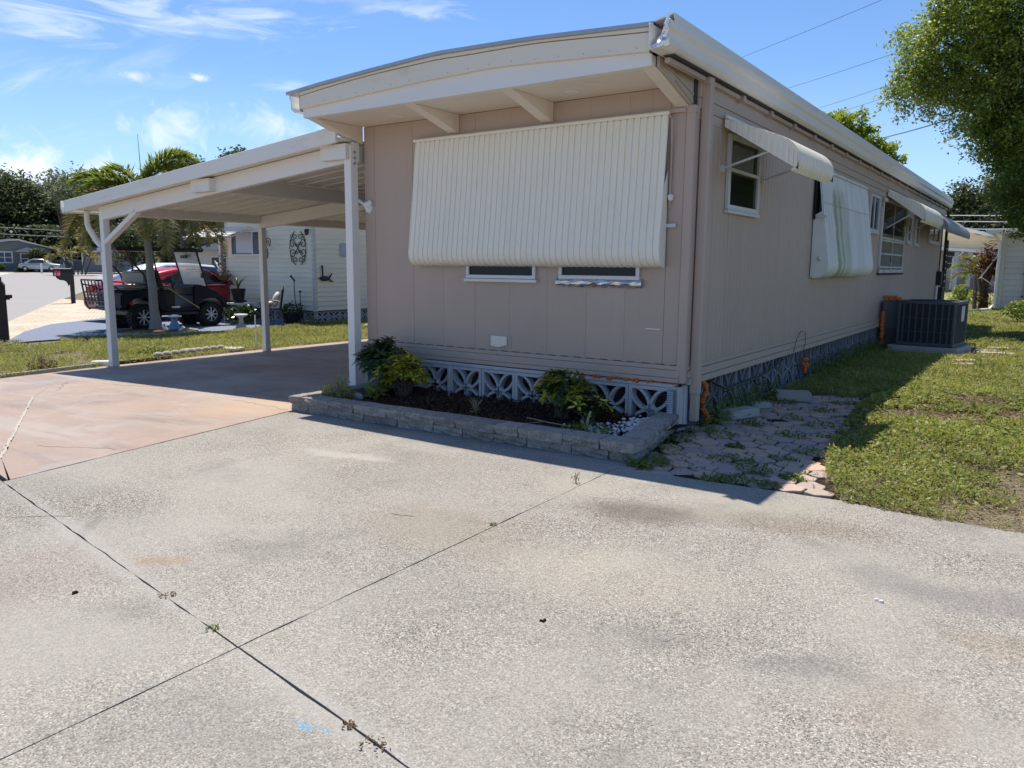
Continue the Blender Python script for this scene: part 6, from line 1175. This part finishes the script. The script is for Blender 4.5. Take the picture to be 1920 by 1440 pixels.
for az, d, h, lb in [(64.6, 104, 11.6, 'pale thin leaved tree with open crown in front of the dark oaks'), (62.6, 106, 11.4, 'second pale thin leaved tree beside the carport corner')]:
    x, y = hd(az, d); rr = random.Random(int(az*10)); tree('pale_tree', lb, (x, y, .4), .2, [(x+rr.uniform(-2.2, 2.2), y+rr.uniform(-2.5, 2.5), .4+h*rr.uniform(.6, .95), h*rr.uniform(.08, .13)) for _ in range(10)], (.3, .6), 'paleleaf', (9, 14, .5), group='pale trees across the street')
for az, d, h, w_, lb in [(57.6, 60, 8.9, 1.0, 'oak top just above the carport roof beside the palm'), (56.0, 60, 9.3, 1.1, 'second oak top above the carport roof'), (53.6, 61, 10.2, .8, 'small separate oak top above the carport roof near the home'), (55, 62, 8.6, 1.2, 'lower oak top between the others above the carport roof')]:
    x, y = hd(az, d); rr = random.Random(int(az*10)); tree('oak_tree', lb, (x, y, -.1), .25, [(x+rr.uniform(-1.2, 1.2)*w_, y+rr.uniform(-1.2, 1.2)*w_, h*rr.uniform(.72, .93), rr.uniform(.5, .95)*w_) for _ in range(8)]+[(x, y, h*.6, 1.6)], (.22, .42), 'farleaf', (26, 14, .28), group='oak tops above the carport')
for i, (az, d, h, lb) in enumerate([(60.6, 66, 5.2, 'dark bushy tree behind the golf cart roof'), (58.9, 64, 5.6, 'dark bushy tree behind the palm crown'), (57.2, 66, 4.8, 'dark bushy tree left of the ivory house awning')]):
    x, y = hd(az, d); rr = random.Random(90+i); tree('bushy_tree', lb, (x, y, -.1), .15, [(x+rr.uniform(-1.3, 1.3), y+rr.uniform(-1.3, 1.3), h*rr.uniform(.3, .8), rr.uniform(.7, 1.2)) for _ in range(8)], (.18, .36), 'farleaf', (22, 15, .3), group='bushy trees behind the cart')
U = []
for az in np.linspace(54, 76, 30):
    x, y = hd(az, 116); n = 800; U.append(np.stack([x+RNG.normal(0, 2.2, n), y+RNG.normal(0, 2.2, n), .4+RNG.uniform(0, 1, n)**.8*5.5], 1))
U = np.concatenate(U); leaves('undergrowth', U, RNG.uniform(.35, .75, len(U)), M['farleaf'], None, wid=.6, kind='stuff')
# ---------------------------------------------------------------- grey house across the street
gx, gy = hd(67.0, 100); gh = root('grey_house', 'grey house with pale gabled roof and white framed windows across the street', 'house', (gx, gy, .4), R(67), local=True)
obj('wall', MB().prism([(-7, 0), (3.0, 0), (3.0, 2.35), (0, 3.25), (-7, 2.35)], 'y', 0, 9), M['greyhouse'], gh)
obj('roof', MB().prism([(-7.6, 2.25), (-1.0, 3.42), (0, 3.42), (4.0, 2.30), (4.0, 2.18), (0, 3.22), (-1.0, 3.22), (-7.6, 2.1)], 'y', -.5, 9.5), M['shingle'], gh); obj('barge_board', MB().bar((0, -.53, 3.34), (4.05, -.53, 2.24), .05, .2, (0, 1, 0)).bar((0, -.53, 3.34), (-7.6, -.53, 2.18), .05, .2, (0, 1, 0)), M['white'], gh)
obj('porch_roof', MB().prism([(-.35, 2.12), (.75, 2.55), (1.9, 2.12), (1.9, 2.02), (-.35, 2.02)], 'y', -1.6, 0), M['shingle'], gh); obj('porch_column', MB().box(1.35, 1.6, -1.5, -1.3, 0, 2.05), M['white'], gh)
hwin(gh, (-2.1, -.002, .85), (1, 0, 0), (0, -1, 0), 1.5, 1.25, (.75,), (.62,), .12); hwin(gh, (.05, -.002, .75), (1, 0, 0), (0, -1, 0), .8, 1.2, (), (.6,), .12); hwin(gh, (-5, -.002, .85), (1, 0, 0), (0, -1, 0), 1.4, 1.25, (.7,), (.62,), .12)
obj('carport_roof', MB().prism([(3.6, 2.3), (5.0, 2.0), (5.0, 1.9), (3.6, 2.18)], 'y', -.8, 8), M['white'], gh)
for x in (4.1, 4.85): obj('carport_post', MB().box(x-.09, x+.09, -.6, -.42, 0, 2.0), M['white'], gh)
for az, d, w_, h, lb in [(68.3, 97, 1.5, .85, 'clipped hedge under the grey house window'), (67.1, 97, 1.4, .85, 'clipped hedge beside the grey house porch'), (69.6, 97, 1.5, .9, 'clipped hedge at the left edge by the grey house')]:
    x, y = hd(az, d); bush('hedge', lb, (x, y, .4), (.7, w_, h*.55), 1500, (.12, .25), 'hedge', 'hedge', 'hedges at the grey house', True, 3)
x, y = hd(66.0, 98); bush('topiary_tree', 'round clipped tree in front of the grey house porch', (x, y, .4), (.9, 1.1, .75), 1500, (.15, .3), 'farleaf', 'tree', None, True, 1, 1.0)
x, y = hd(65.2, 98); bush('shrub', 'grey green shrub beside the grey house drive', (x, y, .4), (.5, .6, .35), 500, (.15, .25), 'paleleaf')
x, y = hd(65.9, 96.5); gcx = root('silver_car', 'small silver car parked in front of the grey house porch', 'car', (x, y, .4), R(67+70), local=True)
car_body(gcx, 'carsilver', [(-2.0, .35, .75, .7), (-1.2, .22, .85, .84), (0, .2, .9, .86), (1.2, .22, .88, .84), (1.9, .35, .8, .74)], [(-1.0, .9, .86, .6, .75), (-.4, 1.3, .88, .58, .8), (.6, 1.32, .88, .58, .8), (1.4, .95, .86, .62, .76)], .86); sidewin(gcx, [(-.7, .9), (1.0, .9), (.6, 1.22), (-.35, 1.22)], .82)
for sx in (-.75, .75):
    for sy in (-1.25, 1.25): wheel(gcx, sx, sy, .3, .3, .2, 1 if sx > 0 else -1, 5, False)
cf = root('chain_fence', 'grey fence beside the grey house drive in front of the dark trees', 'fence', (*hd(64.6, 103), .4), R(64.6), local=True)
for i in range(9): obj('fence_post', MB().box(-4+i*1.2-.03, -4+i*1.2+.03, -.03, .03, 0, 1.25), M['steel'], cf)
obj('fence_rail', MB().box(-4.1, 5.8, -.02, .02, 1.2, 1.25), M['steel'], cf); obj('fence_panel', MB().box(-4.1, 5.8, -.008, .008, .05, 1.2), M['shedgrey'], cf)
sx_, sy_ = hd(63.0, 92); sh = root('shed', 'grey flat roofed shed with a pale board beyond the black mailbox', 'shed', (sx_, sy_, .4), R(63), local=True)
obj('wall', MB().box(-.9, 4.6, 0, 4, 0, 2.1), M['shedgrey'], sh); obj('roof', MB().box(-1.1, 4.8, -.3, 4.2, 2.1, 2.24), M['white'], sh); obj('corner_post', MB().box(-1.02, -.88, -.12, .02, 0, 2.1), M['offwhite'], sh); obj('board', MB().box(.15, 1.25, -.05, 0, .75, 1.75), M['carsilver'], sh)
for az, d, lb in [(63.9, 84, 'clump palm with yellow green fronds and several thin trunks across the street'), (60.2, 88, 'yellow green clump palm behind the carport post')]:
    x, y = hd(az, d); o = root('clump_palm', lb, 'palm tree', (x, y, .3)); m = MB()
    for i in range(5): m.tube([(x+.15*i-.3, y+.25*i-.5, .25), (x+.3*i-.6, y+.55*i-1.1, 1.9)], .07, 6)
    obj('trunk', m, M['trunk'], o)
    for i in range(16):
        random.seed(200+i); b = (x+.3*(i % 5)-.6, y+.55*(i % 5)-1.1, 1.9); obj('frond', frond(b, 6.283*i/16*1.7, R(20+45*(i % 3)/2), 1.9, 1.5, 'palmold', 14, .55, .16), M['palmold'], o, fix=False)
# white picket fence and pale house glimpsed behind the cart
wf_ = root('picket_fence', 'white picket fence glimpsed behind the red car', 'fence', (*hd(57.4, 40), gl), R(57.4), local=True)
for i in range(34): obj('picket', MB().box(-2.6+i*.16, -2.6+i*.16+.09, 0, .03, .05, 1.15), M['white'], wf_)
obj('fence_rail', MB().box(-2.6, 2.9, .03, .07, .25, .33).box(-2.6, 2.9, .03, .07, .9, .98), M['white'], wf_)
ph = root('pale_house', 'pale house with porch glimpsed under the carport behind the palm', 'house', (*hd(54.6, 52), gl), R(54.6), local=True); obj('wall', MB().box(-1.9, 3, 0, 6, 0, 2.4), M['offwhite'], ph); obj('roof', MB().prism([(-2.3, 2.4), (.5, 3.2), (3.4, 2.4)], 'y', -.8, 6.5), M['shingle'], ph); hwin(ph, (-1.2, -.01, .9), (1, 0, 0), (0, -1, 0), 1.2, 1.1, (.6,)); hwin(ph, (1.2, -.01, .9), (1, 0, 0), (0, -1, 0), 1.2, 1.1, (.6,))
gg = root('ornamental_grass', 'tall pale ornamental grass beside the ivory house porch', 'grass clump', (-22.3, 16.6, gl)); m = MB(); 
for i in range(260):
    q = random.uniform(0, 6.28); r_ = random.uniform(.0, .5); b = Vector((-22.3+r_*math.cos(q)*.8, 16.6+r_*math.sin(q), gl)); l = random.uniform(1.2, 1.9); d = Vector((math.cos(q), math.sin(q), 0))*random.uniform(.1, .5); sd = Vector((-d.y, d.x, 0)).normalized()*.014
    m.grid([[b+d*(t*t)+Vector((0, 0, l*t*(1-.15*t)))+sd*s_*(1-t*.8) for s_ in (-1, 1)] for t in (0, .35, .7, 1)])
obj('blades', m, M['grass'], gg, fix=False)
# ---------------------------------------------------------------- right side: white house, rear house
wh = root('white_house', 'white plank sided house with a tilted shutter awning at the right edge', 'house', (-1.66, 31, 0))
obj('wall', MB().box(-1.60, 9, 31.03, 44, 0, 2.6), M['seam'], wh); p0 = obj('siding_plank', MB().prism([(31.0, 0), (31.0, .02), (31.022, .186), (31.04, .186), (31.04, 0)], 'x', -1.62, 9), M['offwhite'], wh); b0_ = p0.location.copy()
for i in range(13):
    if i: cp(p0, wh, b0_+Vector((0, 0, .15+i*.188)))
p0.location = b0_+Vector((0, 0, .15))
p1 = obj('siding_plank', MB().prism([(-1.66, 0), (-1.66, .02), (-1.638, .186), (-1.62, .186), (-1.62, 0)], 'y', 31.05, 44), M['offwhite'], wh); b1_ = p1.location.copy()
for i in range(13):
    if i: cp(p1, wh, b1_+Vector((0, 0, .15+i*.188)))
p1.location = b1_+Vector((0, 0, .15))
obj('base', MB().box(-1.63, 9, 31.02, 44, 0, .16), M['concpad'], wh); obj('corner_board', MB().box(-1.69, -1.56, 30.97, 31.1, .1, 2.6), M['offwhite'], wh)
obj('roof', MB().box(-2.1, 9.4, 30.55, 44.4, 2.60, 2.74), M['white'], wh, bevel=.01); obj('downspout', MB().tube([(-1.95, 30.75, 2.6), (-1.72, 30.9, 2.3), (-1.72, 30.93, .25), (-1.85, 30.75, .08), (-2.1, 30.5, .06)], .05, 8), M['white'], wh)
obj('conduit', MB().tube([(-.92, 30.96, .1), (-.92, 30.96, 1.75)], .035, 8), M['concpad'], wh); cb = MB()
for z in (.5, 1.25): cb.box(-.99, -.85, 30.93, 31.0, z, z+.05)
obj('conduit_strap', cb, M['black'], wh)
sa = obj('shutter_awning', MB().obox((-1.68, 0, 2.05), (-.52, 0, -.86), (0, 1, 0), Vector((-.52, 0, -.86)).cross(Vector((0, 1, 0))).normalized(), (0, 1.08), (31.3, 33.1), (-.02, .02)), M['white'], wh); obj('awning_arm', MB().tube([(-1.68, 31.4, .75), (-2.2, 31.4, 1.15)], .02, 6).tube([(-1.68, 33.0, .75), (-2.2, 33.0, 1.15)], .02, 6), M['white'], sa)
hwin(wh, (-1.665, 33.1, .75), (0, -1, 0), (-1, 0, 0), 1.8, 1.3, (.9,), mg='glass')
ti = root('cordyline', 'red brown leaved cordyline with dark trunk beside the white house corner', 'plant', (-2.15, 31.6, 0)); m = MB()
for i in range(4): m.tube([(-2.15+.06*i, 31.6, 0), (-2.2+.05*i, 31.6, .7), (-2.3+.16*i, 31.6, 1.3+.2*i)], .05, 6)
obj('stem', m, M['trunk'], ti); P = RNG.normal(size=(420, 3))*np.array((.16, .2, .26))+np.array((-2.08, 31.6, 1.75)); leaves('foliage', P, RNG.uniform(.12, .28, 420), M['tileaf'], ti, wid=.28); P = RNG.normal(size=(200, 3))*np.array((.14, .2, .3))+np.array((-2.1, 31.6, .35)); leaves('foliage', P, RNG.uniform(.12, .25, 200), M['tileaf'], ti, wid=.25)
sp2 = root('small_palm', 'small green palm with drooping fronds left of the red brown cordyline', 'palm tree', (-2.5, 32.3, 0)); obj('trunk', MB().tube([(-2.4, 32.3, 0), (-2.45, 32.3, 1.2)], .07, 7), M['palmtrunk'], sp2)
for i in range(13): random.seed(300+i); obj('frond', frond((-2.45, 32.3, 1.25), 6.283*i/13, R(25+30*(i % 3)), 1.0, 1.9, 'palmleaf', 18, .34, .04), M['palmleaf' if i % 2 else 'palmold'], sp2, fix=False)
hs_ = root('garden_hose', 'green garden hose lying in the grass near the white house', 'hose', (-2.3, 29.6, 0)); obj('hose', MB().tube([(-3.2, 28.6, .05), (-2.7, 29.2, .05), (-2.2, 29.8, .05), (-1.8, 30.5, .06)], .03, 6), M['hose'], hs_)
rh = root('rear_house', 'cream house with low gable and small carport seen past the far end of the home', 'house', (-4.3, 59, 0), R(4.2), local=True)
obj('wall', MB().prism([(-7, .9), (2.4, .9), (2.4, 2.95), (-2.0, 4.1), (-7, 3.2)], 'y', 0, 8), M['offwhite'], rh); obj('wall_base', MB().box(-7, 2.4, -.06, 8, 0, .9), pm('rose_wall_base', (.42, .33, .30), .8, .06), rh)
for i in range(7): z = 2.65+i*.19; obj('gable_board', MB().box(-7, 2.4-max(0, (i-1))*.72, -.03-.004*(i % 2), 0, z, z+.185), M['peach'], rh)
obj('roof', MB().prism([(-7.3, 3.3), (-2.0, 4.35), (2.9, 3.0), (2.9, 2.82), (-2.0, 4.14), (-7.3, 3.1)], 'y', -.5, 8.4), M['white'], rh)
for x, w_ in ((-.75, .72), (1.0, .95), (-1.95, .6)): hwin(rh, (x, -.07, 1.35), (1, 0, 0), (0, -1, 0), w_, 1.35, (), (.45, .9), .07, 'white', 'glass2')
obj('carport_roof', MB().prism([(-5, 3.0), (.15, 2.55), (.15, 2.4), (-5, 2.8)], 'y', -4.5, -.1), M['white'], rh)
for x, y in ((-.55, -4.3), (-1.25, -4.2)): obj('carport_post', MB().box(x-.12, x+.12, y-.12, y+.12, 0, 2.45), M['carsilver'], rh)
for x in (-.05, -1.0): obj('downspout', MB().tube([(x+.1, -4.4, 2.5), (x-.1, -4.35, 2.25), (x-.42, -4.3, 2.1), (x-.45, -4.3, .2)], .06, 6), M['alum'], rh)
for lb, x, y, rad_, mat, n in [('yellow green shrub by the far corner of the home', -2.75, 39, (.55, .6, .35), 'limeleaf', 700), ('dark green shrub behind the air conditioner by the home', -3.2, 37, (.6, .6, .45), 'oakleaf', 900), ('dark low shrub in the shade of the oak on the right', .35, 18.4, (.8, .8, .42), 'oakleaf', 2600), ('dark leafy shrub under the oak beside the white house wall', -.2, 24.5, (1.0, .9, .45), 'oakleaf', 2600)]:
    bush('shrub', lb, (x, y, 0), rad_, n, (.06, .14), mat, blobs=3)
pk = root('pinwheel', 'small pink pinwheel standing before the rear house', 'pinwheel', (-3.55, 50, 0)); obj('stick', MB().tube([(-3.55, 50, 0), (-3.55, 50, .95)], .02, 5), M['white'], pk); m = MB()
for kk in range(6): q = R(60*kk); m.add([(-3.55, 49.98, 1.05), (-3.55+.24*math.cos(q), 49.95, 1.05+.24*math.sin(q)), (-3.55+.2*math.cos(q+.7), 50.02, 1.05+.2*math.sin(q+.7))], [(0, 1, 2)])
obj('blade', m, M['pink'], pk, fix=False)
# ---------------------------------------------------------------- power lines
def line(lb, a, b, r_=.008, sag=.25, mat='black', nm='power_line'):
    a, b = Vector(a), Vector(b); c = b-a; a2, b2 = a-c*1.2, b+c*1.6; o = root(nm, lb, 'power line', a2)
    obj('wire', MB().tube([a2.lerp(b2, t)-Vector((0, 0, sag*4*t*(1-t)-sag*.9)) for t in np.linspace(0, 1, 24)], r_, 5), M[mat], o)
line('uppermost thin power line in the sky right of the roof', (-13.38, 37.7, 11.16), (-5.74, 29.44, 10.23)); line('second thin power line below the uppermost one', (-11.15, 38.42, 9.71), (-5.46, 29.5, 8.44)); line('third thin power line just above the lowest thin one', (-9.64, 38.82, 8.78), (-4.93, 29.59, 7.62)); line('lowest of the thin power lines by the lime tree', (-9.17, 38.93, 8.44), (-4.75, 29.62, 7.30)); line('thick black service cable from the lime tree into the oak', (-7.45, 39.3, 7.19), (-4.31, 29.69, 6.04), .02)
for az0, az1, z0_, z1_, lb in [(69, 60, 5.0, 4.5, 'upper wire across the trees above the grey house'), (69, 60, 4.3, 3.9, 'lower wire across the trees above the grey house')]: line(lb, (*hd(az0, 98), z0_), (*hd(az1, 98), z1_), .035, .1, 'steel')
for i, (zz, lb) in enumerate([(5.0, 'upper wire crossing the far oaks right of the home'), (4.6, 'middle wire crossing the far oaks right of the home'), (4.1, 'lower wire crossing the far oaks right of the home')]): line(lb, (-7, 62, zz+.1), (1, 62, zz-.15), .028, .1, 'alum')
